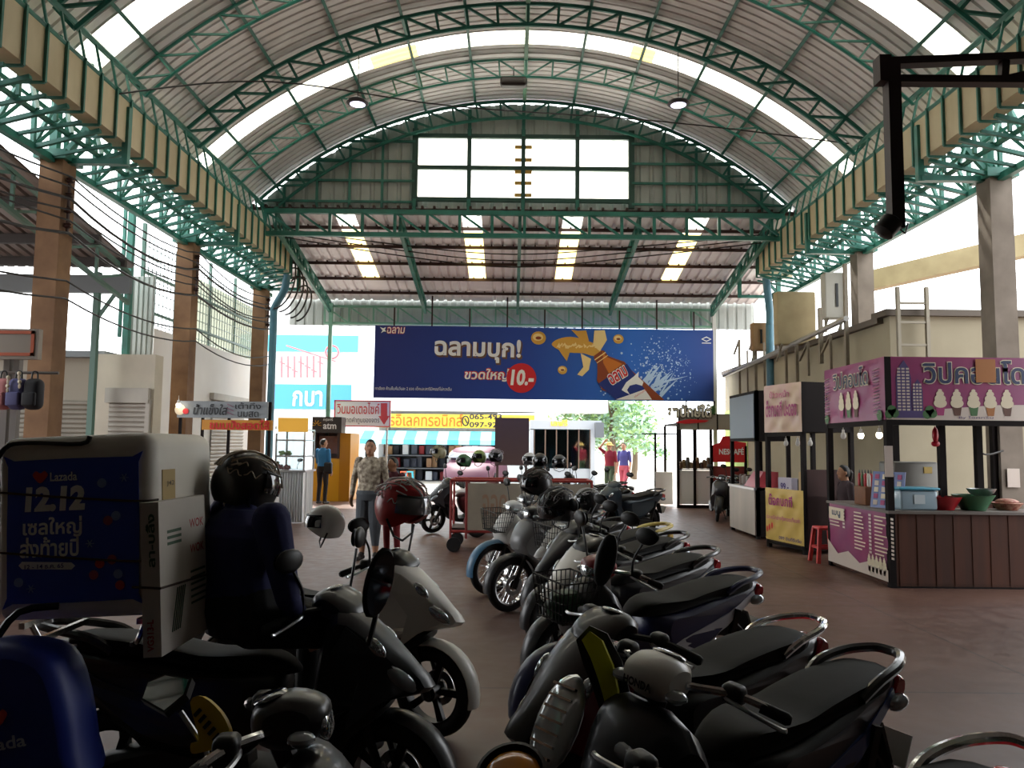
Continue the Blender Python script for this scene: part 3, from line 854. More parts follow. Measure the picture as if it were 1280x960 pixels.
letter(mb.m(2), 'ฉลาม', at(66, 66), lw(62), lw(22), .05, .1); letter(mb.m(3), 'ฉลาม', at(66, 66, .015), lw(62), lw(22), .012, .1)
mb.build('emblem_lettering', BL_, bn, smooth=0); mb = MB()
letter(mb.m(1), 'ทาเอียด ค้านขึ้นคั่นวันละ 2 ขวด เด็กและสตรีมีครรภ์ไม่ควรดื่ม', at(28, 272), lw(275), lw(13))
mb.build('lettering', BL_, bn, smooth=0)
mb = MB()                                                        # the printed picture
GOLD = mat('print_gold', '#d9a441', .5); GOLD2 = mat('print_pale_gold', '#f3d893', .5); BRN = mat('print_brown', '#8a3d12', .5); BRN2 = mat('print_amber', '#c9721d', .5)
NAVY = mat('print_navy', '#1b2f7a', .5); SPL = mat('print_splash', '#bcd8f2', .5)
pm = [GOLD, GOLD2, BRN, BRN2, NAVY, SPL, WHT, REDM]
pl = lambda pts, z: [at(x, y, z) @ V((0, 0, 0)) for x, y in pts]
rnd = random.Random(3)
mb.m(5)
for k in range(420):                                             # spray
    t = rnd.random(); ang = rnd.gauss(.55, .5); d = 20 + 190 * rnd.random() ** .7
    x = 960 + 40 * t + d * math.cos(ang) * 1.0; y = 150 + 120 * t - d * math.sin(ang) * .75 + 20
    if not (870 < x < 1235 and 60 < y < 294): continue
    s = lw(rnd.choice((1, 1, 1.5, 2.2, 3.5)) * (1.3 if d < 90 else .8)); mb.disc(None, s, 7, at(x, y, .005 + .00001 * k))
for k in range(26):
    x0, y0 = 985 + rnd.random() * 90, 210 + rnd.random() * 75; a = rnd.uniform(.2, 1.2); L = rnd.uniform(40, 120); w = rnd.uniform(3, 8)
    x1, y1 = x0 + L * math.cos(a), y0 - L * math.sin(a) * .8
    if x1 > 1225: continue
    mb.poly(pl([(x0 - w, min(294, y0)), (x0 + w, min(294, y0 + w)), (x1, y1), ((x0 + x1) / 2 - w, (y0 + y1) / 2)], .006 + .0001 * k))
for k in range(34):
    x0, y0 = 890 - rnd.random() * 50, 170 + rnd.random() * 115
    mb.disc(None, lw(rnd.choice((1, 2, 3))), 7, at(x0, y0, .0062))
mb.build('splash_print', pm, bn, smooth=0); mb = MB()
B = lambda u, v, z=.02: (823 + u * .575 - v * .8 + 10, 128 + u * .82 + v * .57)    # along the bottle axis u, across v
bot = [B(u, v) for u, v in ((0, -17), (6, -24), (30, -25), (55, -42), (80, -62), (120, -66), (330, -66), (330, 66), (120, 66), (80, 62), (55, 42), (30, 25), (6, 24), (0, 17))]
clip = lambda pts: [(x, min(y, 297)) for x, y in pts]
mb.m(2).poly(pl(clip(bot), .02)); mb.m(3).poly(pl([B(u, v) for u, v in ((4, -18), (30, -18), (58, -36), (84, -52), (84, 10), (40, 5))], .021))
mb.m(1).poly(pl([B(u, v) for u, v in ((12, -25), (16, -25), (16, 25), (12, 25))], .022)); mb.m(1).poly(pl([B(u, v) for u, v in ((26, -25), (29, -25), (29, 25), (26, 25))], .022))
lab = [B(u, v) for u, v in ((92, -66), (205, -66), (205, 66), (92, 66))]; mb.m(4).poly(pl(clip(lab), .023))
mb.m(6).poly(pl(clip([B(u, v) for u, v in ((205, -66), (250, -66), (250, 66), (205, 66))]), .024))
ROT = lambda x, y, z: at(x, y, z) @ Matrix.Rotation(R(33), 4, 'Z')
letter(mb.m(6), 'ฉลาม', ROT(884, 243, .025), lw(70), lw(34), .08, .1); letter(mb.m(7), 'ฉลาม', ROT(884, 243, .027), lw(70), lw(34), .03, .1)
letter(mb.m(7), 'เครื่องดื่มบำรุงกำลัง', ROT(968, 299, .027) @ Matrix.Translation((lw(4), lw(6), 0)), lw(52), lw(9))
SH = [(905, 268), (922, 240), (950, 218), (968, 200), (966, 220), (985, 238), (980, 252), (958, 246), (935, 252), (925, 268), (935, 284), (918, 276)]
mb.m(6).poly(pl([(p[0] + 14, p[1] - 6) for p in SH], .0262))
mb.m(6).poly(pl([(40, 44), (52, 48), (62, 44), (58, 54), (64, 60), (54, 60), (44, 66), (50, 56)], .013))
mb.build('bottle_print', pm, bn, smooth=0); mb = MB()
FISH = spl2([(664, 98), (690, 78), (735, 70), (790, 82), (830, 100), (846, 126), (820, 140), (780, 130), (730, 128), (690, 118)], 3)
mb.m(0).poly(pl(FISH, .012))
for k, q in enumerate(([(735, 44), (760, 48), (790, 46), (800, 84), (770, 80)], [(820, 46), (858, 44), (866, 80), (840, 122), (815, 100)], [(690, 118), (730, 128), (720, 160), (705, 140)], [(770, 130), (808, 150), (800, 190), (776, 214), (758, 208), (780, 180)])):
    mb.m(k % 2).poly(pl(q, .0125 + .0004 * k))
for k in range(16):
    x = 680 + k * 10; mb.m(1).poly(pl([(x, 92 + rnd.random() * 20), (x + 12, 88 + rnd.random() * 16), (x + 16, 94 + rnd.random() * 20), (x + 4, 104 + rnd.random() * 12)], .0145))
mb.build('fish_print', pm, bn, smooth=0); mb = MB()
for cx, cy, r in ((616, 76, 27), (704, 192, 17), (908, 76, 19)):
    mb.m(0).disc(None, lw(r), 20, at(cx, cy, .012), lw(r * .9)); mb.m(1).disc(None, lw(r * .7), 18, at(cx - 2, cy - 3, .013), lw(r * .5)); mb.m(2).disc(None, lw(r * .4), 14, at(cx, cy, .014), lw(r * .22))
mb.m(6).poly(pl([(1212, 72), (1231, 62), (1250, 72), (1231, 82)], .012), [pl([(1217, 72), (1231, 78), (1245, 72), (1231, 66)], .012)])
mb.m(6).poly(pl([(1214, 85), (1248, 85), (1248, 88), (1214, 88)], .012))
mb.build('can_ring_print', pm, bn, smooth=0)
# ---------------------------------------------------------------- the street beyond
CYAN = mat('cyan_awning', '#4fb9cf', .5); PALE = mat('pale_facade', '#e9ecee', .6); BLUEF = mat('blue_band', '#3f8fc0', .5)
YEL = mat('yellow_sign', '#e8c53a', .5); BLKP = mat('print_black', '#24242c', .5); BRNP = mat('print_dark_brown', '#a8640f', .5)


def PF(Y):
    return lambda x, y, dz=0: P(x, y, Y + dz)


def rect(mb, x0, y0, x1, y1, Y, d=.1):
    a, b = P(x0, y0, Y), P(x1, y1, Y); mb.b2((a.x, Y, min(a.z, b.z)), (b.x, Y + d, max(a.z, b.z)))


def sign_M(x0, y1, Y):
    p = P(x0, y1, Y); return facing((p.x, Y, p.z), (1, 0, 0), (0, 0, 1))


L1 = lambda Y: Y / FPX
t = thing('street_building', 'white and blue building across the street left of the banner', 'building', (0, 0, 0))
mb = MB(); rect(mb, 300, 330, 452, 612, 32, 4); mb.build('wall', PALE, t, smooth=0)
mb = MB(); rect(mb, 300, 418, 447, 440, 31.9); mb.build('upper_band', CYAN, t, smooth=0)
mb = MB(); rect(mb, 340, 480, 447, 512, 31.85); mb.build('lower_band', BLUEF, t, smooth=0)
mb = MB(); letter(mb, 'กบา', sign_M(366, 507, 31.82), L1(32) * 36, L1(32) * 18, .02); mb.build('lettering', WHT, t, smooth=0)
mb = MB()
for k in range(7): mb.bar(P(352 + k * 8, 445, 31.9), P(352 + k * 8, 472, 31.9), .06); mb.bar(P(349 + k * 8, 452 + (k % 3) * 5, 31.9), P(356 + k * 8, 455 + (k % 3) * 5, 31.9), .05)
mb.bar(P(358, 432, 31.9), P(420, 452, 31.9), .05); mb.tube([P(415 + 8 * math.cos(q), 440 + 8 * math.sin(q), 31.9) for q in [R(20 * j) for j in range(18)]], .04, 4, closed=True)
mb.build('red_scroll_pattern', mat('faded_red', '#d66a72', .6), t, smooth=0)
t = thing('electronics_shop', 'street shop with a yellow electronics sign and cyan awning', 'shop', (0, 0, 0))
mb = MB(); Y = 31.0
for q in ((440, 470, 760, 516), (440, 516, 472, 612), (622, 516, 668, 612)): rect(mb, *q, Y + .2, 3)
rect(mb, 440, 516, 668, 612, Y + 3.2, .2)
mb.build('wall', PALE, t, smooth=0)
mb = MB(); rect(mb, 470, 517, 668, 536, Y, .12); mb.build('sign_panel', YEL, t, smooth=0)
mb = MB(); letter(mb.m(0), 'ารอิเลคทรอนิกส์', sign_M(480, 532, Y - .02), L1(Y) * 98, L1(Y) * 15, .02)
letter(mb.m(1), '065-493', sign_M(587, 524, Y - .02), L1(Y) * 40, L1(Y) * 6.5, .02); letter(mb.m(1), '097-92', sign_M(587, 534, Y - .02), L1(Y) * 34, L1(Y) * 6.5, .02)
mb.m(1).tube([P(582 + 4 * math.cos(q), 526 + 6 * math.sin(q), Y - .02) for q in [R(30 * j) for j in range(12)]], .025, 4, closed=True).bar(P(581, 523, Y - .02), P(584, 529, Y - .02), .05)
mb.build('lettering', [BRNP, BLKP], t, smooth=0)
mb = MB(); a, b = P(455, 538, Y - .2), P(668, 538, Y - .2); c = P(455, 549, Y - 1)
for k in range(16):
    x0 = a.x + (b.x - a.x) * k / 16; x1 = a.x + (b.x - a.x) * (k + 1) / 16
    mb.m(k % 2).quad((x0, Y - .1, a.z), (x1, Y - .1, a.z), (x1, Y - 1, c.z), (x0, Y - 1, c.z)); mb.quad((x0, Y - 1, c.z), (x1, Y - 1, c.z), (x1, Y - 1, c.z - .18), (x0, Y - 1, c.z - .18))
mb.build('awning_stripes', [CYAN, mat('pale_cyan', '#9fdbe4', .5)], t, smooth=0)
rnd = random.Random(11); cols = ['#2b3140', '#3a3f4c', '#5b6270', '#8d6a4c', '#b08a63', '#20252f', '#c9ccd0', '#434a58', '#9d2f33']
gm = [mat('goods_%s' % c[1:], c, .6) for c in cols]
for k in range(44):
    px = 478 + (k % 15) * 9.6 + rnd.uniform(-2, 2); row = k // 15; w = rnd.uniform(6, 9); h = rnd.uniform(10, 15)
    y1 = 600 - row * 16; p = P(px, y1, Y + 1.6 + .2 * (k % 3)); s = L1(Y + 1.6)
    o = MB().rbox((0, 0, h * s / 2), (w * s, .35, h * s), .02).build('shop_goods', gm[k % 9], loc=p)
    tag(o, 'boxed appliance stacked inside the electronics shop', 'box', 'goods in the electronics shop')
mb = MB(); rect(mb, 463, 549, 622, 612, Y + 3.0, .1); mb.build('back_panel', mat('shop_dark', '#2f3238', .7), t, smooth=0)
sh = MB()
for k in range(3):
    a, b = P(470, 600 - 16 * k, Y + 1.4), P(622, 600 - 16 * k, Y + 1.4); sh.b2((a.x, Y + 1.3, a.z - .05), (b.x, Y + 2.4, a.z - .01))
sh.build('shelf_rack', mat('shelf_grey', '#6a6d72', .6), t, smooth=0)
for px, c, nm in ((505, '#c65a3a', 'orange'), (512, '#3aa3b5', 'turquoise')):
    g = P(px, 597, 30)
    st = thing('plastic_stool', f'{nm} plastic stool in front of the electronics shop', 'stool', (g.x, 30, 0))
    MB().rbox((0, 0, .44), (.28, .28, .04), .03).build('seat', mat('stool_' + nm, c, .5), st)
    for x in (-1, 1):
        for y in (-1, 1): MB().bar((x * .11, y * .11, .43), (x * .15, y * .15, 0), .04).build('leg', mat('stool_' + nm, c), st, smooth=0)
# motorcycle taxi sign
Y = 21.3; a, b = P(418, 500, Y), P(488, 534, Y)
t = thing('taxi_sign', 'white sign board with red border, red writing and a red down arrow', 'sign', (0, 0, 0))
MB().b2((a.x, Y, b.z), (b.x, Y + .05, a.z)).build('board', WHT, t, smooth=0)
mb = MB(); 
for q in ((a.x, b.z, b.x, b.z + .03), (a.x, a.z - .03, b.x, a.z), (a.x, b.z, a.x + .03, a.z), (b.x - .03, b.z, b.x, a.z)): mb.b2((q[0], Y - .012, q[1]), (q[2], Y, q[3]))
mb.build('border', REDM, t, smooth=0)
mb = MB(); s = L1(Y); letter(mb.m(0), 'วินมอเตอไซค์', sign_M(421, 517, Y - .01), s * 53, s * 14, .01); letter(mb.m(1), 'ตลาดคำทูนของจตร', sign_M(426, 530, Y - .01), s * 48, s * 9, .005)
mb.m(0).poly([P(x, y, Y - .01) for x, y in ((476, 504), (484, 504), (484, 520), (487, 520), (480, 531), (473, 520), (476, 520))])
mb.build('lettering', [mat('sign_red', '#cf4a4a', .5), mat('sign_grey', '#5a5a62', .5)], t, smooth=0)
mb = MB(); 
for x in (a.x + .1, b.x - .1): mb.bar((x, Y + .06, 0), (x, Y + .06, a.z), .05)
mb.build('post', mat('white_post', '#cfcfc8'), t, smooth=0)
# cash machine
Y = 20.2; s = L1(Y); x0, x1 = P(389, 600, Y).x, P(423, 600, Y).x; zt = P(400, 521, Y).z; zm = P(400, 541, Y).z; z2 = P(400, 573, Y).z
t = thing('cash_machine', 'yellow and brown bank cash machine with a dark sign on top', 'cash machine', (0, 0, 0))
MB().b2((x0, Y + .05, 0), (x1, Y + 1.2, z2)).build('lower_body', mat('atm_yellow', '#d49a16', .4), t, smooth=0)
mb = MB().b2((x0, Y + .35, z2), (x1, Y + 1.2, zm)).b2((x0, Y + .02, z2 + .0), (x0 + .06, Y + .4, zm)).b2((x1 - .06, Y + .02, z2), (x1, Y + .4, zm)); mb.build('upper_body', mat('atm_brown', '#4d3426', .5), t, smooth=0)
MB().b2((x0 + .1, Y + .3, z2 + .12), (x1 - .1, Y + .36, zm - .08)).build('screen_panel', mat('atm_screen', '#8a5a44', .25), t, smooth=0)
MB().b2((x1, Y + .05, 0), (x1 + .28, Y + 1.2, zm)).build('side_panel', mat('atm_side', '#b87c10', .4), t, smooth=0)
MB().b2((x0 - .02, Y, zm), (x1 + .04, Y + .5, zt)).build('sign_box', mat('atm_sign', '#3a3330', .5), t, smooth=0)
mb = MB(); letter(mb.m(0), 'atm', sign_M(404, 536, Y - .01), s * 16, s * 6.5, .02); letter(mb.m(0), 'กรุงศรี', sign_M(404, 527, Y - .01), s * 12, s * 4.5, .01)
for k in range(6):
    q = R(-10 + 40 * k); c = P(396, 531, Y - .012); d = V((math.cos(q), 0, math.sin(q))); mb.m(1).bar(c + d * .03, c + d * .12, .045, .01)
mb.build('lettering', [WHT, mat('emblem_yellow', '#e0a92c', .5)], t, smooth=0)
# dark board, grey shop, trees
Y = 22.5; a, b = P(619, 522, Y), P(661, 582, Y)
t = thing('notice_board', 'tall dark brown blank board seen from behind beyond the red cart', 'board', (0, 0, 0))
MB().b2((a.x, Y, b.z), (b.x, Y + .1, a.z)).build('board', mat('board_brown', '#3a2823', .6), t, smooth=0)
mb = MB().bar((a.x + .08, Y + .05, 0), (a.x + .08, Y + .05, b.z), .07).bar((b.x - .08, Y + .05, 0), (b.x - .08, Y + .05, b.z), .07); mb.build('post', mat('board_brown', '#3a2823'), t, smooth=0)
Y = 27; t = thing('glass_shop', 'grey shop with tall window panes under a small orange sign', 'shop', (0, 0, 0))
mb = MB(); rect(mb, 663, 525, 752, 537, Y, 3); rect(mb, 663, 537, 667, 606, Y, 3); rect(mb, 738, 537, 744, 606, Y, 3); rect(mb, 663, 585, 742, 606, Y + .1, 2.8); rect(mb, 663, 537, 744, 606, Y + 3, .2)
mb.build('wall', mat('grey_shopfront', '#a3a8ab', .6), t, smooth=0)
mb = MB()
for k in range(6): rect(mb, 667 + k * 14, 537, 668.2 + k * 14, 586, Y, .08)
mb.build('window_frame', mat('frame_bronze', '#5c4a3c', .5), t, smooth=0)
mb = MB(); rect(mb, 667, 537, 740, 586, Y + .1, .02); mb.build('glazing', glass('shop_glass', '#a8c4c6', .8), t, smooth=0)
mb = MB(); rect(mb, 745, 528, 755, 547, Y - .4, .6); mb.build('awning_box', mat('grey_box', '#5b6064', .6), t, smooth=0)
mb = MB(); letter(mb, 'เลฟรี', sign_M(689, 532, Y - .03), L1(Y) * 20, L1(Y) * 7, .04); mb.build('lettering', mat('sign_glow', '#f0a63a', .5, emit=1.3), t, smooth=0)
for k, (px, py, w, c) in enumerate(((676, 577, 5, '#3c4750'), (690, 574, 7, '#5f7f8a'), (705, 577, 4, '#38424c'), (717, 573, 6, '#6d4f7a'), (729, 577, 5, '#4b6a52'))):
    p = P(px, 585, Y + 1.5); h = (585 - py + 14) * L1(Y)
    tag(MB().rbox((0, 0, h / 2), (w * .028, .3, h), .03).build('shop_goods', mat('wares_%d' % k, c, .6), loc=p), 'tall goods standing behind the grey shop window', 'goods', 'goods in the grey shop')


def tree(x, y, h, rad, seed, lab, crown, n=2600):
    rnd = random.Random(seed); t = thing('street_tree', lab, 'tree', (x, y, 0), group='trees across the street')
    mb = MB(); mb.tube(spl([(0, 0, 0), (.08, 0, h * .3), (-.05, .05, h * .6), (.05, 0, h * .9)], 4), [.16 - .12 * k / 12 for k in range(13)], 8)
    for k in range(6):
        q = k * 1.1; mb.tube([(0, 0, h * (.3 + .08 * k)), (rad * .7 * math.cos(q), rad * .7 * math.sin(q), h * (.5 + .08 * k))], [.06, .02], 6)
    mb.build('trunk', mat('bark', '#6b5a48', .8), t)
    lf = MB(); bl = [(V((rnd.gauss(0, rad * .5), rnd.gauss(0, rad * .5), h * rnd.uniform(.3, .95))), rad * rnd.uniform(.3, .6)) for _ in range(22)]
    for k in range(n):
        c, r = rnd.choice(bl); d = V((rnd.gauss(0, 1), rnd.gauss(0, 1), rnd.gauss(0, 1))).normalized(); p = c + d * r * rnd.random() ** .4
        if p.z < .2: continue
        s = rnd.uniform(.09, .2); u = V((rnd.gauss(0, 1), rnd.gauss(0, 1), rnd.gauss(0, .6))).normalized(); v = u.cross(d).normalized()
        lf.m(rnd.randrange(2)).add([p - u * s, p + v * s * .4, p + u * s, p - v * s * .4], [(0, 1, 2, 3)])
    lf.build('foliage', crown, t, smooth=0)


LEAF = [mat('leaf_green', '#8fb072', .6), mat('leaf_blue_green', '#a9c9b4', .6)]
tree(P(765, 560, 33).x, 33, 4.2, 1.5, 1, 'pale leafy tree between the grey shop and the walkers', LEAF)
tree(P(792, 560, 36).x, 36, 3.6, 1.1, 2, 'smaller leafy tree behind the two walkers', LEAF, 1500)
tree(P(735, 540, 38).x, 38, 4.6, 1.5, 3, 'hazy tree rising behind the grey shop roof', LEAF, 1800)
# far pale houses closing the street
for k, (x0, x1, y0) in enumerate(((-46, -14, 42), (-9, 9, 52), (14, 46, 44))):
    o = MB().b2((x0, y0, 0), (x1, y0 + 4, 5.2)).build('street_house', mat('far_house', '#d7d3c9', .7), smooth=0)
    tag(o, ['long pale house far down the street on the left', 'pale house closing the view behind the shops', 'pale house far beyond the tea kiosk'][k], 'house')
# ---------------------------------------------------------------- motorbikes
RUB = mat('tyre_rubber', '#141212', .75, noise=.2, scale=20); SEATM = mat('seat_vinyl', '#120f0b', .7, noise=.25, scale=9, bump=.05); SEATM.node_tree.nodes['Principled BSDF'].inputs['Specular IOR Level'].default_value = .25
ENG = mat('engine_metal', '#3a3836', .45, .7); LENS = mat('clear_lens', '#cfd6da', .08, .85); LENSG = mat('lens_glass', '#9aa3a8', .05, .3, coat=1)
REDL = mat('red_lens', '#b3121f', .15, coat=1); AMB = mat('amber_lens', '#d98a1e', .15, coat=1)
MIR = mat('mirror_glass', '#c4ccd0', .03, 1.); PLT = mat('number_plate', '#d8d8d2', .5)


BS = .88                                                          # these are small 110-125 cc machines


def paint(c): return mat('paint_' + c.lstrip('#'), c, .36, 0, coat=.2)


def wheel(t, name, x, r, w=.05, spokes=5, wire=False, steerM=None, disc=True):
    M = (steerM or Matrix()) @ Matrix.Translation((x, 0, r)) @ Matrix.Rotation(R(90), 4, 'X')
    pr = []
    for k in range(13):
        a = math.pi * (k / 12) - math.pi / 2
        pr.append((r - .055 + .055 * math.cos(a), w * math.sin(a) * 1.0))
    pr = [(r - .075, -w * .8)] + pr + [(r - .075, w * .8)]
    mb = MB(M).lathe(pr + [pr[0]], 40, cap=False)
    tw = mb.build(name, RUB, t, smooth=50)
    rm = MB(M); ro = r - .07
    rm.lathe([(ro, -w * .8), (ro - .02, -w * .7), (ro - .02, w * .7), (ro, w * .8), (ro + .006, 0), (ro, -w * .8)], 36, cap=False)
    rm.lathe([(.012, -w - .02), (.05, -w - .015), (.05, w + .015), (.012, w + .02)], 16)
    if wire:
        for k in range(28):
            a = 2 * math.pi * k / 28; b = a + (.5 if k % 2 else -.5)
            rm.bar((.045 * math.cos(b), .045 * math.sin(b), .02 if k % 4 < 2 else -.02), (ro * math.cos(a), ro * math.sin(a), 0), .005)
    else:
        for k in range(spokes):
            for d in (-.12, .12):
                a = 2 * math.pi * k / spokes + d; b = 2 * math.pi * k / spokes + d * .55
                rm.bar((.04 * math.cos(a), .04 * math.sin(a), 0), ((ro - .01) * math.cos(b), (ro - .01) * math.sin(b), 0), .022, .03, up=V((0, 0, 1)))
    rm.build('rim', CHROME if wire else mat('dark_alloy', '#2b2a2a', .35, .7), tw)
    if disc:
        d = MB(M).lathe([(.06, -.062), (.105, -.062), (.105, -.058), (.06, -.058), (.06, -.062)], 28, cap=False); d.build('brake_disc', STEEL, tw)
    return tw


def arc_shell(mb, c, r, a0, a1, hw, th=.008, n=14, drop=.35):
    rings = []
    for k in range(n + 1):
        a = R(a0 + (a1 - a0) * k / n); rr = r; cs = []
        for u in (-1, -.75, -.4, 0, .4, .75, 1):
            q = rr - drop * hw * u * u; cs.append((c[0] + q * math.cos(a), hw * u, c[1] + q * math.sin(a)))
        for u in (1, .75, .4, 0, -.4, -.75, -1):
            q = rr - th - drop * hw * u * u; cs.append((c[0] + q * math.cos(a), (hw - th) * u, c[1] + q * math.sin(a)))
        rings.append(cs)
    mb.loft(rings)


def motorbike(label, fx, fy, ang, body='#101010', cowl=None, accent=None, kind='scooter', lean=7, steer=0, rail='black', head='nose', lenscol=None, tail=None,
              basket=False, mirrors=True, fender=None, stripe=None, group=None, nacelle=None, seatc=None, side=None, wr=None, bags=0, plate=True, detail=True, name='motorbike'):
    """front axle stands at fx, fy; ang = heading in degrees"""
    h = R(ang); wb = .62 * BS
    M = Matrix.Translation((fx - wb * math.cos(h), fy - wb * math.sin(h), 0)) @ Matrix.Rotation(h, 4, 'Z') @ Matrix.Rotation(R(-lean), 4, 'X') @ Matrix.Scale(BS, 4)
    t = thing(name, label, 'motorbike', M=M, group=group)
    pb = paint(body); pc = paint(cowl or body); pa = paint(accent or body); ps = paint(side or body)
    wave = kind == 'wave'; r = wr or (.285 if wave else .265)
    # steering axis: everything that turns with the bars
    sa = V((.46, 0, .75)); SM = Matrix.Translation(sa) @ Matrix.Rotation(R(steer), 4, V((-.42, 0, .9)).normalized()) @ Matrix.Translation(-sa)
    wheel(t, 'front_wheel', .62, r, .042 if wave else .05, 5, wave, SM); wheel(t, 'rear_wheel', -.62, r, .048 if wave else .055, 5, wave, disc=False)
    mb = MB(SM)
    for s in (-1, 1): mb.tube([(.62, s * .078, r), (.5, s * .078, .6)], .02, 8); mb.tube([(.625, s * .078, r - .03), (.59, s * .078, .36)], .028, 8)
    mb.tube([(.52, 0, .6), (.33, 0, 1.0)], .03, 8); mb.bar((.5, -.09, .6), (.5, .09, .6), .05)
    mb.build('fork', ENG, t)
    mb = MB(SM); arc_shell(mb, (.62, r), r + .035, -12, 150 if not wave else 165, .068); mb.build('front_fender', paint(fender or body), t)
    # front cowl / leg shield
    wf = lambda x, z: .205 - .13 * max(0, min(1, (x - .4) / .3)) - .06 * max(0, min(1, (.42 - z) / .25)) - .05 * max(0, min(1, (z - .86) / .15))
    if not wave:
        out = spl2([(.79, .665), (.72, .745), (.58, .88), (.44, .99), (.36, .98), (.33, .85), (.30, .6), (.27, .42), (.30, .30), (.35, .30), (.39, .45), (.44, .56), (.58, .605), (.72, .63)], 2)
        MB().pillow(out, wf, (.45, .70), lay=((1, .8), (.88, .92), (.5, 1), (0, 1.03))).build('front_cowl', pc, t, smooth=32)
        MB().pillow(spl2([(.62, .61), (.50, .63), (.38, .56), (.33, .36), (.38, .33), (.46, .46), (.58, .55)], 2), .125, lay=((1, .7), (.8, .9), (.4, 1), (0, 1.0))).build('lower_cowl', BLK, t, smooth=40)
        # painted side blades and dark beak give the nose its facets
        for s in (-1, 1):
            bl = MB(); p = [(.70, .67), (.60, .80), (.44, .93), (.40, .84), (.50, .70), (.46, .52), (.56, .60)]
            ff = [(x, s * (wf(x, z) * 1.0 + .012), z) for x, z in p]; bb = [(x - .02, s * (wf(x, z) * .7), z) for x, z in p]
            bl.loft([ff, bb]); bl.build('side_blade', pa, t, smooth=0)
        out = spl2([(.30, .62), (.33, .42), (.28, .26), (0, .22), (-.25, .24), (-.2, .34), (.05, .31), (.2, .34), (.24, .6)], 3)
        MB().pillow(out, .15, (.1, .29)).build('footboard', mat('footboard_plastic', '#171616', .6), t)
        so_ = spl2([(.10, .72), (.15, .62), (.06, .42), (-.12, .34), (-.38, .38), (-.62, .50), (-.9, .69), (-.98, .79), (-.86, .81), (-.5, .77), (-.2, .73)], 3)
    else:
        out = spl2([(.56, .62), (.60, .74), (.50, .90), (.40, .93), (.30, .78), (.20, .5), (.16, .30), (.24, .28), (.36, .44), (.46, .56)], 3)
        MB().pillow(out, lambda x, z: wf(x, z) * .95, (.40, .62)).build('leg_shield', pc, t, smooth=50)
        sp = spl2([(.36, .70), (.40, .60), (.2, .42), (-.1, .36), (-.16, .5), (.0, .56), (.18, .64)], 3)
        MB().pillow(sp, .085, (.15, .53)).build('body_spine', pb, t)
        so_ = spl2([(.0, .70), (.02, .56), (-.10, .44), (-.35, .44), (-.62, .56), (-.92, .72), (-1.0, .80), (-.86, .82), (-.5, .77), (-.2, .72)], 3)
    sw = lambda x, z: .145 - .075 * max(0, min(1, (-.45 - x) / .5)) - .03 * max(0, min(1, (x - .0) / .15))
    MB().pillow(so_, sw, (-.4, .62)).build('side_body', ps, t, smooth=50)
    if stripe:
        mb = MB()
        for s in (-1, 1):
            p = [(-.1, .52), (-.2, .56), (-.62, .66), (-.9, .77), (-.92, .73), (-.6, .58), (-.25, .46)]
            mb.loft([[(x, s * (sw(x, z) + .004), z) for x, z in p], [(x, s * (sw(x, z) - .03), z) for x, z in p]])
        mb.build('side_stripe', paint(stripe), t, smooth=0)
    # seat
    st = spl2([(.16, .70), (.18, .735), (.08, .785), (-.18, .785), (-.36, .815), (-.6, .845), (-.8, .85), (-.84, .82), (-.78, .785), (-.45, .765), (-.15, .725)], 3)
    if wave: st = [(x - .06, z) for x, z in st]
    MB().pillow(st, lambda x, z: .122 - .05 * max(0, (x + .1) / .26) - .02 * max(0, (-.6 - x) / .25), (-.35, .77), lay=((1, .86), (.9, .95), (.6, 1.0), (0, 1.03))).build('seat', seatc or SEATM, t, smooth=60)
    gr = MB(); z = .845; gp = [(-.60, .115, .79), (-.70, .128, z), (-.86, .112, z + .025), (-.98, .06, z + .035), (-1.0, 0, z + .037)]
    gp = gp + [(a, -b, c) for a, b, c in reversed(gp[:-1])]
    gr.curve(gp, .017 if rail == 'chrome' else .02, 8, 4)
    gr.build('grab_rail', CHROME if rail == 'chrome' else mat('rail_black', '#1a1919', .3, coat=.5) if rail == 'black' else paint(rail), t)
    tl = MB().pillow(spl2([(-.9, .70), (-.95, .80), (-1.01, .79), (-1.0, .72)], 3), .075); tl.build('tail_light', REDL if not tail else paint(tail), t)
    for s in (-1, 1): MB().ell((-.93, s * .085, .71), (.07, .03, .035), 10, 7).build('rear_indicator', LENSG, t)
    # bars
    mb = MB(SM); hp = [(.2, .33, .965), (.27, .22, 1.0), (.34, .1, 1.0), (.35, 0, .99)]; hp = hp + [(a, -b, c) for a, b, c in reversed(hp[:-1])]
    mb.curve(hp, .013, 8, 4); hb = mb.build('handlebar', BLK if not wave else CHROME, t)
    for s in (-1, 1):
        g = MB(SM); g.tube([(.2, s * .35, .96), (.205, s * .34, .962), (.235, s * .27, .98)], [.012, .019, .018], 10); g.build('grip', RUB, hb)
        g = MB(SM); g.curve([(.285, s * .17, .99), (.30, s * .22, .985), (.27, s * .34, .955), (.265, s * .37, .955)], .007, 6); g.build('brake_lever', STEEL, hb)
        g = MB(SM); g.rbox((.27, s * .2, 1.0), (.06, .07, .06), .02); g.build('switch_housing', BLK, hb)
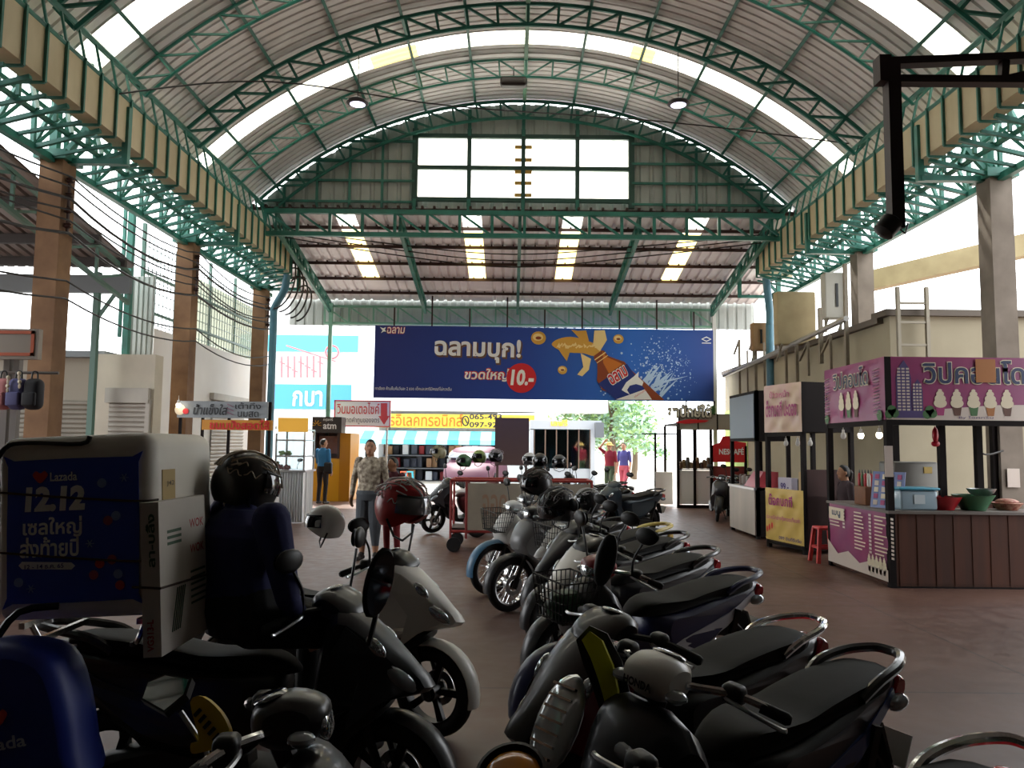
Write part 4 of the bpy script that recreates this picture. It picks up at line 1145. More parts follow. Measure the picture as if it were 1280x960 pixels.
    # cover over the bars with its headlamp
    if head == 'nose':
        o = spl2([(.43, .94), (.48, .975), (.43, 1.03), (.34, 1.07), (.27, 1.045), (.27, .99), (.33, .95)], 3)
        MB(SM).pillow(o, .115, lay=((1, .6), (.8, .85), (.4, 1), (0, 1.03))).build('bar_cover', paint(nacelle or body), t)
        for s in (-1, 1):
            hl = MB().ell(None, (.09, .025, .035), 14, 8, Matrix.Translation((.665, s * .088, .705)) @ Matrix.Rotation(R(s * -24), 4, 'Z') @ Matrix.Rotation(R(36), 4, 'Y'))
            hl.build('headlight', lenscol or LENSG, t)
            MB().ell(None, (.06, .02, .03), 12, 7, Matrix.Translation((.56, s * .13, .84)) @ Matrix.Rotation(R(s * -14), 4, 'Z') @ Matrix.Rotation(R(45), 4, 'Y')).build('front_indicator', LENS, t)
    else:
        o = spl2([(.38, .94), (.44, .96), (.475, 1.01), (.46, 1.055), (.38, 1.075), (.30, 1.05), (.285, 1.0), (.31, .955)], 3)
        MB(SM).pillow(o, .085, lay=((1, .6), (.8, .85), (.4, 1), (0, 1.03))).build('bar_cover', paint(nacelle or body), t)
        if head != 'plain':
          hl = MB(SM).ell(None, (.05, .062, .022), 18, 10, Matrix.Translation((.462, 0, 1.005)) @ Matrix.Rotation(R(75), 4, 'Y')); hl.build('headlight', lenscol or LENS, t)
        for s in (-1, 1): MB(SM).ell((.42, s * .10, .985), (.035, .035, .02), 12, 7).build('front_indicator', LENSG, t)
    MB(SM).ell(None, (.045, .06, .012), 16, 8, Matrix.Translation((.325, 0, 1.062)) @ Matrix.Rotation(R(-18), 4, 'Y')).build('dash_panel', mat('dash_glass', '#2b3036', .1, coat=1), t)
    if mirrors:
        for s in (-1, 1):
            m = MB(SM); m.curve([(.30, s * .2, 1.0), (.31, s * .22, 1.1), (.30, s * .27, 1.19)], .007, 6)
            ms = Matrix.Translation((.30, s * .30, 1.24)) @ Matrix.Rotation(R(s * 12), 4, 'Z')
            m.ell(None, (.022, .075, .05), 16, 9, ms); mo = m.build('mirror', BLK, t)
            MB(SM).disc(None, .068, 20, ms @ Matrix.Translation((-.0225, 0, 0)) @ Matrix.Rotation(R(-90), 4, 'Y') @ Matrix.Rotation(R(90), 4, 'Z'), .043).build('mirror_glass', MIR, mo)
    # engine, exhaust, stand
    mb = MB().pillow(spl2([(.0, .36), (-.05, .22), (-.35, .2), (-.68, .24), (-.70, .32), (-.4, .4), (-.15, .42)], 3), .10)
    mb.bar((-.62, .11, r), (-.25, .11, .30), .06, .09); mb.bar((-.62, .1, r + .02), (-.7, .12, .68), .035); mb.build('engine', ENG, t)
    mb = MB().tube(spl([(.0, -.1, .3), (.02, -.13, .2), (-.2, -.15, .18), (-.5, -.16, .24), (-.88, -.17, .34)], 4), [.018] * 8 + [.03, .045, .052, .054, .055, .055, .055, .055, .04], 10)
    mb.build('exhaust', mat('exhaust_black', '#1d1c1b', .4, .6), t); MB().tube([(-.55, -.21, .27), (-.85, -.22, .35)], .02, 6).build('heat_shield', STEEL, t)
    mb = MB(); arc_shell(mb, (-.62, r), r + .05, 55, 200, .075); mb.bar((-.88, 0, .62), (-.98, 0, .42), .1, .02); mb.build('rear_fender', BLK, t)
    if plate:
        mb = MB().box((-1.0, 0, .5), (.008, .2, .13), Matrix.Rotation(R(-22), 3, 'Y')); mb.build('number_plate', PLT, t, smooth=0)
    MB().tube([(-.1, .1, .25), (-.05, .2 + .0, .03), (-.02, .22, .02)], .012, 6).build('side_stand', ENG, t)
    if basket:
        b = MB(SM); x0, x1, y, z0, z1 = .47, .74, .15, .74, .97
        Q = lambda u, v, w: ((x0 + x1) / 2 + (x1 - x0) / 2 * u * (.78 + .22 * w), y * v * (.78 + .22 * w), z0 + (z1 - z0) * w)
        for w in (0, .25, .5, .75, 1): b.tube([Q(*p, w) for p in ((-1, -1), (1, -1), (1, 1), (-1, 1))], .006 if w == 1 else .0035, 5, closed=True)
        for k in range(9):
            u = -1 + k / 4
            for v in (-1, 1): b.bar(Q(u, v, 0), Q(u, v, 1), .005); b.bar(Q(v, u, 0), Q(v, u, 1), .005)
            b.bar(Q(u, -1, 0), Q(u, 1, 0), .005); b.bar(Q(-1, u, 0), Q(1, u, 0), .005)
        b.build('wire_basket', mat('basket_wire', '#1b1a1a', .4, .5), t, smooth=0)
    return t, SM, M


def helmet(label, p, yaw, c='#141414', stripe=None, tilt=0, group=None, s=1.0, full=False, roll=0, openc=None):
    M = Matrix.Translation(p) @ Matrix.Rotation(R(yaw), 4, 'Z') @ Matrix.Rotation(R(tilt), 4, 'Y') @ Matrix.Rotation(R(roll), 4, 'X') @ Matrix.Scale(s, 4)
    t = thing('helmet', label, 'helmet', M=M, group=group)
    rings = []; n = 28
    for i in range(1, 13):
        a = math.pi * .74 * i / 12; ring = []
        for j in range(n):
            b = 2 * math.pi * j / n
            f = 1 + .12 * math.cos(b) ** 2 * (1 if math.cos(b) > 0 else .8)
            cut = max(0, math.cos(b)) ** 2                     # open face: the rim is lifted in front
            aa = a * (1 - (.30 if not full else .05) * cut)
            ring.append((.125 * f * math.sin(aa), .122 * math.sin(aa) * 0, 0) if False else (.125 * f * math.sin(aa) * math.cos(b), .122 * math.sin(aa) * math.sin(b), .135 * math.cos(aa)))
        rings.append(ring)
    rings = [[(p[0] * .15, p[1] * .15, .135) for p in rings[0]]] + rings
    inner = [[(p[0] * .88, p[1] * .86, p[2] * .9) for p in r] for r in reversed(rings)]
    mb = MB().loft(rings + inner, caps=True); mb.build('shell', paint(c), t, smooth=60)
    v = MB(); rings = []
    for i in range(7):
        a = R(62 + 34 * i / 6)
        rings.append([(.146 * math.sin(a) * math.cos(b), .132 * math.sin(a) * math.sin(b), .142 * math.cos(a)) for b in [R(-72 + 144 * j / 16) for j in range(17)]])
    v.loft(rings, caps=False, closed=False); v.build('visor', openc or mat('smoke_visor', '#1c1e22', .06, .4, coat=1), t, smooth=60)
    tr = MB(); tr.tube([rings[0][j] for j in range(17)], .006, 5); tr.build('visor_trim', BLK, t)
    if stripe:
        st = MB()
        for off in (-.035, 0.0, .035):
            pts = []
            for k in range(15):
                a = R(-70 + 150 * k / 14); pts.append((.142 * math.sin(a), off + .012 * math.sin(k * 1.3 + off * 40), .139 * math.cos(a)))
            st.tube(pts, .005, 5)
        for s_ in (-1, 1):
            for q in range(3):
                st.tube([(.135 * math.sin(R(-50 + 12 * k)), s_ * (.085 + .012 * math.sin(k + q * 2)) , (.10 - .028 * q) * math.cos(R(-50 + 12 * k)) + .012) for k in range(8)], .0035, 5)
        rq = random.Random(int(p[0] * 997))
        for q in range(16):
            a0, b0 = rq.uniform(.35, 1.35), rq.uniform(-3, 3); pts = []
            for k in range(7):
                a = a0 + .09 * math.sin(k * 1.7 + q); b = b0 + k * .09 / max(.4, math.sin(a0)); f = 1 + .12 * math.cos(b) ** 2 * (1 if math.cos(b) > 0 else .8)
                pts.append((.126 * f * math.sin(a) * math.cos(b), .1235 * math.sin(a) * math.sin(b), .1365 * math.cos(a)))
            st.tube(spl(pts, 3), .0026, 5)
        st.build('stripe_pattern', paint(stripe), t)
    MB().tube([(.0, .115, -.05), (.03, .08, -.13), (.03, 0, -.16), (.03, -.08, -.13), (0, -.115, -.05)], .006, 5).build('chin_strap', BLK, t)
    return t


HD = 180 + 36                                                   # heading of the parked row: towards the hall's left and us
hx, hy = math.cos(R(HD)), math.sin(R(HD))
GP = 'motorbikes parked in the long slanted row'


def row(px, py, label, da=0, zt=.775, **k):
    """stand a bike of the row so that the tip of its grab rail is where the photo shows it"""
    lean = k.pop('lean', 5); tip = P(px, py, 1.0); d = tip - V((0, 0, EYE)); tip = V((0, 0, EYE)) + d * ((zt - EYE) / d.z)
    a = HD + da; Rm = Matrix.Rotation(R(a), 3, 'Z') @ Matrix.Rotation(R(-lean), 3, 'X'); o = Rm @ V((-1.0, 0, .882)) * BS; h = R(a)
    return motorbike(label, tip.x - o.x + .62 * BS * math.cos(h), tip.y - o.y + .62 * BS * math.sin(h), a, group=GP, lean=lean, **k)


b1, SM1, M1 = row(1285, 930, 'black motorbike nearest the camera in the slanted row, only seat and chrome rail showing', da=-4, body='#0e0d0d', rail='chrome', seatc=SEATM, mirrors=False)
b2, SM2, M2 = row(1110, 812, 'black and blue motorbike with a silver lettered handlebar cover, second from us', body='#101018', kind='wave', nacelle='#dcd9d2', head='plain', stripe='#2a3f78', rail='black', lean=4, steer=8, mirrors=False)
b3, SM3, M3 = row(1020, 772, 'black and dark red motorbike with a yellow-green cowl stripe and tall clear headlight', da=-2, body='#141010', kind='scooter', cowl='#170607', accent='#6b1016', rail='chrome', lean=5, head='nose', mirrors=False)
b4, SM4, M4 = row(944, 712, 'blue-tailed motorbike with red round headlight hood and a wire front basket', da=-3, body='#22264f', kind='wave', nacelle='#8f1620', cowl='#161216', accent='#8f1620', head='round', basket=True, stripe='#c8cad2', rail='#22264f')
b5, SM5, M5 = row(893, 685, 'white fronted scooter in the slanted row with a black helmet on its bars', body='#1b1b1d', cowl='#d9d6cf', accent='#c9c6bf', fender='#1a1a1a', nacelle='#1a1a1a', rail='black', stripe='#3a3d4a')
b6, SM6, M6 = row(856, 666, 'dark scooter behind the white fronted one, its tail rail pale', body='#18171a', cowl='#222226', accent='#6d6a66', kind='scooter', rail='black')
b7, SM7, M7 = row(836, 655, 'silver and red scooter in the slanted row with a yellow tail', body='#2a2a2d', cowl='#a3a09b', accent='#5b1015', rail='#c9b25a', tail='#c9a53a', basket=True)
b8, SM8, M8 = row(784, 648, 'black motorbike next to the blue fendered one in the row', body='#141416', kind='wave', cowl='#777777', head='round')
b9, SM9, M9 = motorbike('motorbike with a light blue front fender at the far end of the row', -.20, 7.9, HD, group=GP, body='#2c4a63', kind='wave', cowl='#d4d2cc', fender='#3f6f8f', nacelle='#c9c9c9', head='round', wr=.3, basket=True)
motorbike('grey fendered motorbike just behind the blue fendered one', -.05, 9.0, HD, body='#3a3a3c', kind='wave', fender='#9a9a98', cowl='#6d6d70', head='round', group=GP)
# lettering on the silver cover, facing our left
Mx = M2 @ SM2 @ facing((.466, -.052, .992), (0, 1, 0), (-.1, 0, 1)) @ Matrix.Translation((0, 0, .014))
mb2 = MB(M2.inverted()); letter(mb2, 'HONDA', Mx, .10, .022, .05); mb2.build('lettering', BLKP, b2, smooth=0)
# large faceted headlamp and yellow-green stripe on the third one
# big headlamp, stripe and amber lamp of the third motorbike of the row
I3 = M3.inverted()
hc = I3 @ P(697, 905, 2.25)
mb = MB(); Hm = Matrix.Translation(hc) @ Matrix.Rotation(R(12), 4, 'Z') @ Matrix.Rotation(R(58), 4, 'Y')
mb.ell(None, (.165, .082, .045), 20, 10, Hm); o = mb.build('headlight', mat('bright_lens', '#dfe4e6', .1, .45, coat=1), b3)
lb = MB()
for k in range(7): lb.box((-.112 + k * .037, 0, .038), (.008, .092, .014))
lb.v = [Hm @ v for v in lb.v]; lb.build('reflector_pattern', CHROME, o, smooth=0)
YG = mat('stripe_yellow_green', '#dcdd22', .5)
pts = [(727, 800), (737, 789), (752, 800), (765, 830), (772, 862), (771, 884), (757, 882), (748, 850), (738, 822)]
f_ = [I3 @ P(x, y, 2.20) for x, y in pts]; k_ = [I3 @ P(x + 4, y + 2, 2.25) for x, y in pts]
MB().loft([f_, k_]).build('stripe_panel', YG, b3)
pts2 = [(718, 800), (735, 782), (757, 792), (775, 826), (785, 866), (782, 897), (750, 893), (738, 858), (727, 830)]
MB().loft([[I3 @ P(x + 2, y, 2.23) for x, y in pts2], [I3 @ P(x + 3, y, 2.33) for x, y in pts2]]).build('cowl_panel', paint('#0f0e0f'), b3)
# round amber lamp low on the nose of the second one
I1 = M2.inverted(); lc = I1 @ P(640, 975, 1.85); fd = (M2.to_3x3().inverted() @ V((-.2, -.5, .85))).normalized(); a_, u_ = frame_of(fd)
Ml = Matrix(((a_.x, u_.x, fd.x, lc.x), (a_.y, u_.y, fd.y, lc.y), (a_.z, u_.z, fd.z, lc.z), (0, 0, 0, 1)))
o = MB(Ml).lathe([(.025, -.075), (.075, -.05), (.098, 0), (.098, .025), (.088, .028), (.088, .0)], 28).build('lamp_hood', BLK, b2)
MB(Ml).ell((0, 0, .004), (.083, .083, .038), 20, 10).build('amber_lens', AMB, o)
MB().tube([lc, lc + V((-.15, 0, -.12)), V((.45, 0, .75))], .015, 8).build('lamp_arm', BLK, b2)
# tall mirror of the third one
Mq = I3 @ Matrix.Translation(P(757, 700, 2.5)) @ Matrix.Rotation(R(-20), 4, 'Z') @ Matrix.Rotation(R(14), 4, 'Y')
mm = MB(Mq).ell((0, 0, 0), (.034, .018, .088), 18, 10); mm.tube([Mq.inverted() @ P(762, 722, 2.51), Mq.inverted() @ P(784, 768, 2.52)], .006, 6); o = mm.build('mirror', BLK, b3)
MB(Mq).disc(None, .028, 18, Matrix.Translation((0, .0185, 0)) @ Matrix.Rotation(R(-90), 4, 'X'), .066).build('mirror_glass', MIR, o)
# ---------------------------------------------------------------- the group on the left
GL = 'motorbikes parked around the delivery rider'
fw = G(540, 905); dW = -12
bw, SMw, Mw = motorbike('white and black scooter with a red helmet on its bars behind the rider', -.40, 4.06, dW, body='#141415', cowl='#e6e2d9', accent='#cfcbc2', fender='#e0dcd2', nacelle='#171718', lenscol=LENS, group=GL, lean=6, steer=-16)
br, SMr, Mr = motorbike('black scooter of the seated rider carrying the big white delivery box', -.44, 3.0, -4, body='#0f0e10', cowl='#141318', accent='#1d1c20', fender='#121212', nacelle='#141417', group=GL, lean=3, stripe='#20203a', steer=-14, plate=False)
bn_, SMn, Mn = motorbike('dark motorbike in front of the rider with a shiny front cowl', -.27, 1.74, 6, body='#101010', cowl='#191715', kind='wave', head='round', nacelle='#1b1a19', mirrors=False, group=GL, lean=4, plate=False)
Mq = Mr.inverted() @ Matrix.Translation(P(473, 728, 2.72)) @ Matrix.Rotation(R(38), 4, 'Z') @ Matrix.Rotation(R(14), 4, 'Y')
mm = MB(Mq).ell((0, 0, 0), (.055, .018, .125), 18, 10); Mz = Mq.inverted() @ Mr.inverted(); mm.tube([Mz @ P(470, 768, 2.72), Mz @ P(461, 806, 2.74)], .009, 6); o = mm.build('mirror', BLK, br)
MB(Mq).disc(None, .046, 20, Matrix.Translation((0, -.0185, 0)) @ Matrix.Rotation(R(90), 4, 'X'), .112).build('mirror_glass', mat('dim_mirror', '#5b6068', .05, 1.), o)
# mirror and yellow lever guard of the nearest one
p = P(204, 866, 1.75); t = thing('side_mirror', 'six sided mirror on a thin stem in front of the white box, reflecting the roof', 'mirror', p)
hexp = [(-.055, .022), (-.02, .045), (.05, .04), (.058, .0), (.03, -.045), (-.045, -.02)]
Mm = facing((0, 0, 0), (1, -.23, 0), (0, .74, .65))
MB(Mm).prism(hexp, -.02).build('housing', BLK, t, smooth=0); MB(Mm).poly([(x * .9, y * .88, .002) for x, y in hexp]).build('mirror_glass', MIR, t, smooth=0)
MB().tube([(.04, 0, -.04), (.07, .0, -.08), (.1, 0, -.12), (.12, .02, -.25)], .006, 6).build('stem', STEEL, t)
p = P(262, 910, 1.7); t = thing('lever_guard', 'slotted yellow plastic guard on the grip of the dark motorbike before the rider', 'guard', p)
gp_ = spl2([(-.05, .05), (-.025, .062), (.02, .03), (.045, -.01), (.04, -.035), (.0, -.045), (-.03, -.05), (-.035, -.03), (-.02, -.02)], 3)
MB(facing((0, 0, 0), (1, 0, 0), (0, .3, 1))).prism(gp_, -.02).build('shell', mat('yellow_plastic', '#b79a17', .45), t)
mb = MB(facing((0, 0, 0), (1, 0, 0), (0, .3, 1)))
for k in range(5): mb.box((-.03 + k * .012, .03 - k * .012, .001), (.008, .018, .004), Matrix.Rotation(R(-40), 3, 'Z'))
mb.build('slot_pattern', BLK, t, smooth=0)
# ---------------------------------------------------------------- delivery box, carton, bag
BOXM = mat('box_white', '#e6e0d3', .5, noise=.25, scale=5, col2='#b9b09f'); BOXD = mat('box_rim', '#2a2624', .6)
fx0, fy = -1.80, 2.62
Bm = Matrix.Translation((-1.46, 2.62, .90)) @ Matrix.Rotation(R(-3), 4, 'Y') @ Matrix.Rotation(R(0), 4, 'Z')
bx = thing('delivery_box', 'large white rounded delivery box with a dark blue sale poster strapped on the scooter', 'delivery box', M=Bm)
w, d, hh = .54, .54, .62
MB().rbox((0, d / 2, hh / 2 - .0), (w, d, hh), .055, 4).build('body', BOXM, bx)
mb = MB(); mb.tube(spl([(-w / 2 - .004, -.004, .36), (-w / 2 + .004, -.006, .5), (-w / 2 + .045, -.008, .585), (-w / 2 + .12, -.004, .60), (.03, -.004, .59), (.06, -.002, .615)], 4), .008, 6); mb.build('rim_seal', BOXD, bx)
A = facing((-w / 2 + .055, -.0035, .065), (1, 0, 0), (0, 0, 1)); aw_, ah = .44, .475
ad = MB(A).prism(spl2([(0.02, 0), (aw_ - .02, 0), (aw_, .02), (aw_, ah - .02), (aw_ - .02, ah), (.02, ah), (0, ah - .02), (0, .02)], 2), .002).build('poster', mat('poster_blue', '#2546b4', .35), bx, smooth=0)
mb = MB(A); L = lambda x, y: Matrix.Translation((aw_ * (x - 60) / 650, ah * (1 - (y - 355) / 640), .004))
ofs = lambda x, y: A @ L(x, y)
mb.M = Matrix()
for tx, px_, py_, w__, h__, bo, sl in (('Lazada', 272, 452, .09, .028, .02, 0), ('12.12', 155, 580, .19, .072, .06, .06), ('เซลใหญ่', 140, 704, .195, .066, .025, 0), ('ส่งท้ายปี', 125, 790, .195, .064, .025, 0)):
    lt = MB(); letter(lt, tx, ofs(px_, py_), w__, h__, bo, sl); lt.build('lettering', WHT, bx, smooth=0)
mb.m(0).poly([ofs(x, y) @ V((0, 0, 0)) for x, y in ((118, 825), (135, 808), (380, 820), (398, 836), (380, 852), (135, 842))])
letter(mb.m(2), '12 - 14 ธ.ค. 65', ofs(150, 842) @ Matrix.Translation((0, 0, .002)), .13, .014, .01)
HEART = spl2([(0, -.5), (.42, -.08), (.5, .2), (.28, .42), (0, .25), (-.28, .42), (-.5, .2), (-.42, -.08)], 3)
mb.m(1).poly([ofs(222, 430) @ V((x * .05, y * .045, 0)) for x, y in HEART])
for x, y in ((470, 740), (640, 450), (180, 930)):
    for k in range(3):
        c = ofs(x, y) @ V((0, 0, 0)); q = R(60 * k); dv = V((math.cos(q), 0, math.sin(q))) * .014; mb.m(3).bar(c - dv, c + dv, .004, .002)
for x, y, c in ((520, 830, 1), (580, 815, 4), (610, 880, 3), (490, 880, 4), (600, 620, 3), (560, 640, 4), (530, 470, 3), (620, 930, 1), (120, 900, 3)):
    mb.m(c).disc(None, .016, 14, facing(ofs(x, y) @ V((0, 0, .001)), (1, 0, 0), (0, 0, 1)))
mb.build('poster_print', [WHT, mat('heart_red', '#c2372f', .5), NAVY, mat('poster_pale', '#7f95c9', .5), mat('poster_pink', '#a94f68', .5)], bx, smooth=0)
mb = MB(); mb.bar((-.2, .1, -.09), (-.2, .45, -.09), .02); 
for x in (-.2, .2): mb.bar((x, .05, -.02), (x, .5, -.02), .02); mb.tube(spl([(x, .1, -.02), (x * .8, .12, -.10), (x * .5, .2, -.13)], 3), .01, 6)
mb.build('rack', CHROME, bx)
mb = MB()
for z in (.41, .21): mb.tube(spl([(-w / 2 - .006, .2, z + .03), (-w / 2 - .006, .0, z + .03), (-w / 2 + .05, -.010, z + .025), (0, -.010, z), (w / 2 - .05, -.010, z - .02), (w / 2 + .006, .03, z - .02)], 4), .004, 5)
mb.build('strap_rope', mat('brown_cord', '#4a3a30', .8), bx)
mb = MB(); mb.box((w / 2 + .001, .12, .42), (.004, .1, .14)); letter(mb.m(1), 'J42', facing((w / 2 + .004, .10, .43), (0, 1, 0), (0, 0, 1)), .06, .02); mb.build('sticker', [mat('tan_sticker', '#b39a63', .6), BLKP], bx, smooth=0)
CART = mat('carton_white', '#c9c1b6', .7, noise=.15, scale=5)
cw = Matrix.Translation((-1.175, 2.56, .83)) @ Matrix.Rotation(R(-4), 4, 'Y')
ct = thing('carton', 'tall pale printed carton strapped beside the white delivery box', 'carton', M=cw)
MB().box((.014, .19, .22), (.06, .38, .50)).build('box', CART, ct, smooth=0)
mb = MB(); Fc = facing((-.016, -.002, -.01), (1, 0, 0), (0, 0, 1)); Fs = facing((.044, .03, 0), (0, 1, 0), (0, 0, 1))
VR = Matrix.Rotation(R(90), 4, 'Z')
letter(mb.m(0), 'ลา-บลิ๊ง', facing((.03, -.002, .26), (0, 0, 1), (-1, 0, 0)), .17, .028, .03)
letter(mb.m(1), 'VG313-L', facing((.02, -.002, -.01), (0, 0, 1), (-1, 0, 0)), .1, .02, .03)
for k in range(3): mb.m(0).b2((.043, .06, .36 - k * .02), (.0445, .17, .37 - k * .02))
for k in range(2): letter(mb.m(1), 'WOK', facing((.0445, .24, .36 - k * .09), (0, 1, 0), (0, 0, 1)), .12, .03, .02)
for k in range(5): mb.m(0).bar((.0445, .08 + k * .015, .03), (.0445, .13 + k * .015, .17), .004)
for k in range(6): mb.m(0).b2((.0435, .24, .2 - k * .022), (.0445, .37, .208 - k * .022))
mb.build('lettering', [mat('carton_green', '#3f5a44', .6), mat('carton_red', '#a23232', .6)], ct, smooth=0)
mb = MB(); mb.tube([(-.045, -.005, .2), (.046, -.004, .19), (.047, .42, .17)], .004, 5); mb.build('strap_rope', mat('brown_cord', '#4a3a30'), ct)
# blue pannier bag
bg = thing('pannier_bag', 'dark blue delivery bag with a red heart hanging under the white box', 'bag', M=Matrix.Translation((-1.47, 2.36, .46)) @ Matrix.Rotation(R(-6), 4, 'Y'))
out = spl2([(-.25, .0), (.16, -.02), (.18, .08), (.15, .30), (.08, .40), (-.1, .43), (-.2, .38), (-.28, .14)], 3)
MB(Matrix.Translation((0, .1, 0))).pillow(out, .10, lay=((1, .84), (.85, .95), (.5, 1), (0, 1.02))).build('shell', mat('bag_blue', '#1a3190', .45), bg, smooth=50)
mb = MB(); q = facing((-.01, -.012, .13), (1, 0, .08), (0, 0, 1)); letter(mb.m(0), 'Lazada', q @ Matrix.Translation((-.1, 0, 0)), .17, .035, .02)
mb.m(1).poly([q @ V((x * .055 + .0, y * .05 + .095, .002)) for x, y in HEART]); mb.build('lettering', [mat('bag_white', '#a9b0c4', .6), mat('heart_red', '#c2372f')], bg, smooth=0)
mb = MB(); mb.tube(spl([(-.1, .1, .42), (-.05, .15, .5), (.05, .2, .5)], 3), .012, 6); mb.build('strap', BLK, bg)
# ---------------------------------------------------------------- helmets
helmet('glossy red helmet with silver swirls resting on the white scooter', P(502, 633, 4.2), -25, '#a3141c', stripe='#c9c6c4', tilt=8, s=1.12, openc=mat('pale_visor', '#8e8f92', .08, .5, coat=1))
helmet('small white open helmet with a blue badge behind the rider', P(407, 655, 4.1), 200, '#dcdcd8', s=.75)
GH = 'helmets hung on the parked row'
helmet('black striped helmet with an open visor hung on the white fronted scooter', P(697, 634, 5.25), 215, '#161617', stripe='#8d8d90', s=.98, group=GH, tilt=25)
helmet('dark patterned helmet topmost on the bars behind the striped one', P(671, 606, 6.4), 200, '#1c1719', stripe='#6d5a54', s=.98, group=GH)
helmet('black helmet with white bands lying on a seat further back', P(735, 627, 7.6), 190, '#17171a', stripe='#d4d4d4', s=.95, group=GH)
# green bag in the basket of the blue-tailed motorbike
p = M4 @ V((.605, 0, .80)); t = MB().ell((0, 0, 0), (.10, .075, .085), 24, 14)
rn = random.Random(4); t.v = [v * (1 + .10 * math.sin(v.x * 60 + 2) * math.cos(v.z * 55) + .05 * math.sin(v.y * 90)) for v in t.v]
tag(t.build('plastic_bag', mat('green_film', '#2f5a3c', .35, noise=.3, scale=12), loc=p, smooth=60), 'crumpled dark green plastic bag in the front basket', 'bag')
# ---------------------------------------------------------------- people
SKIN = mat('skin', '#a87a5c', .6); HAIR = mat('black_hair', '#0f0c0b', .5)


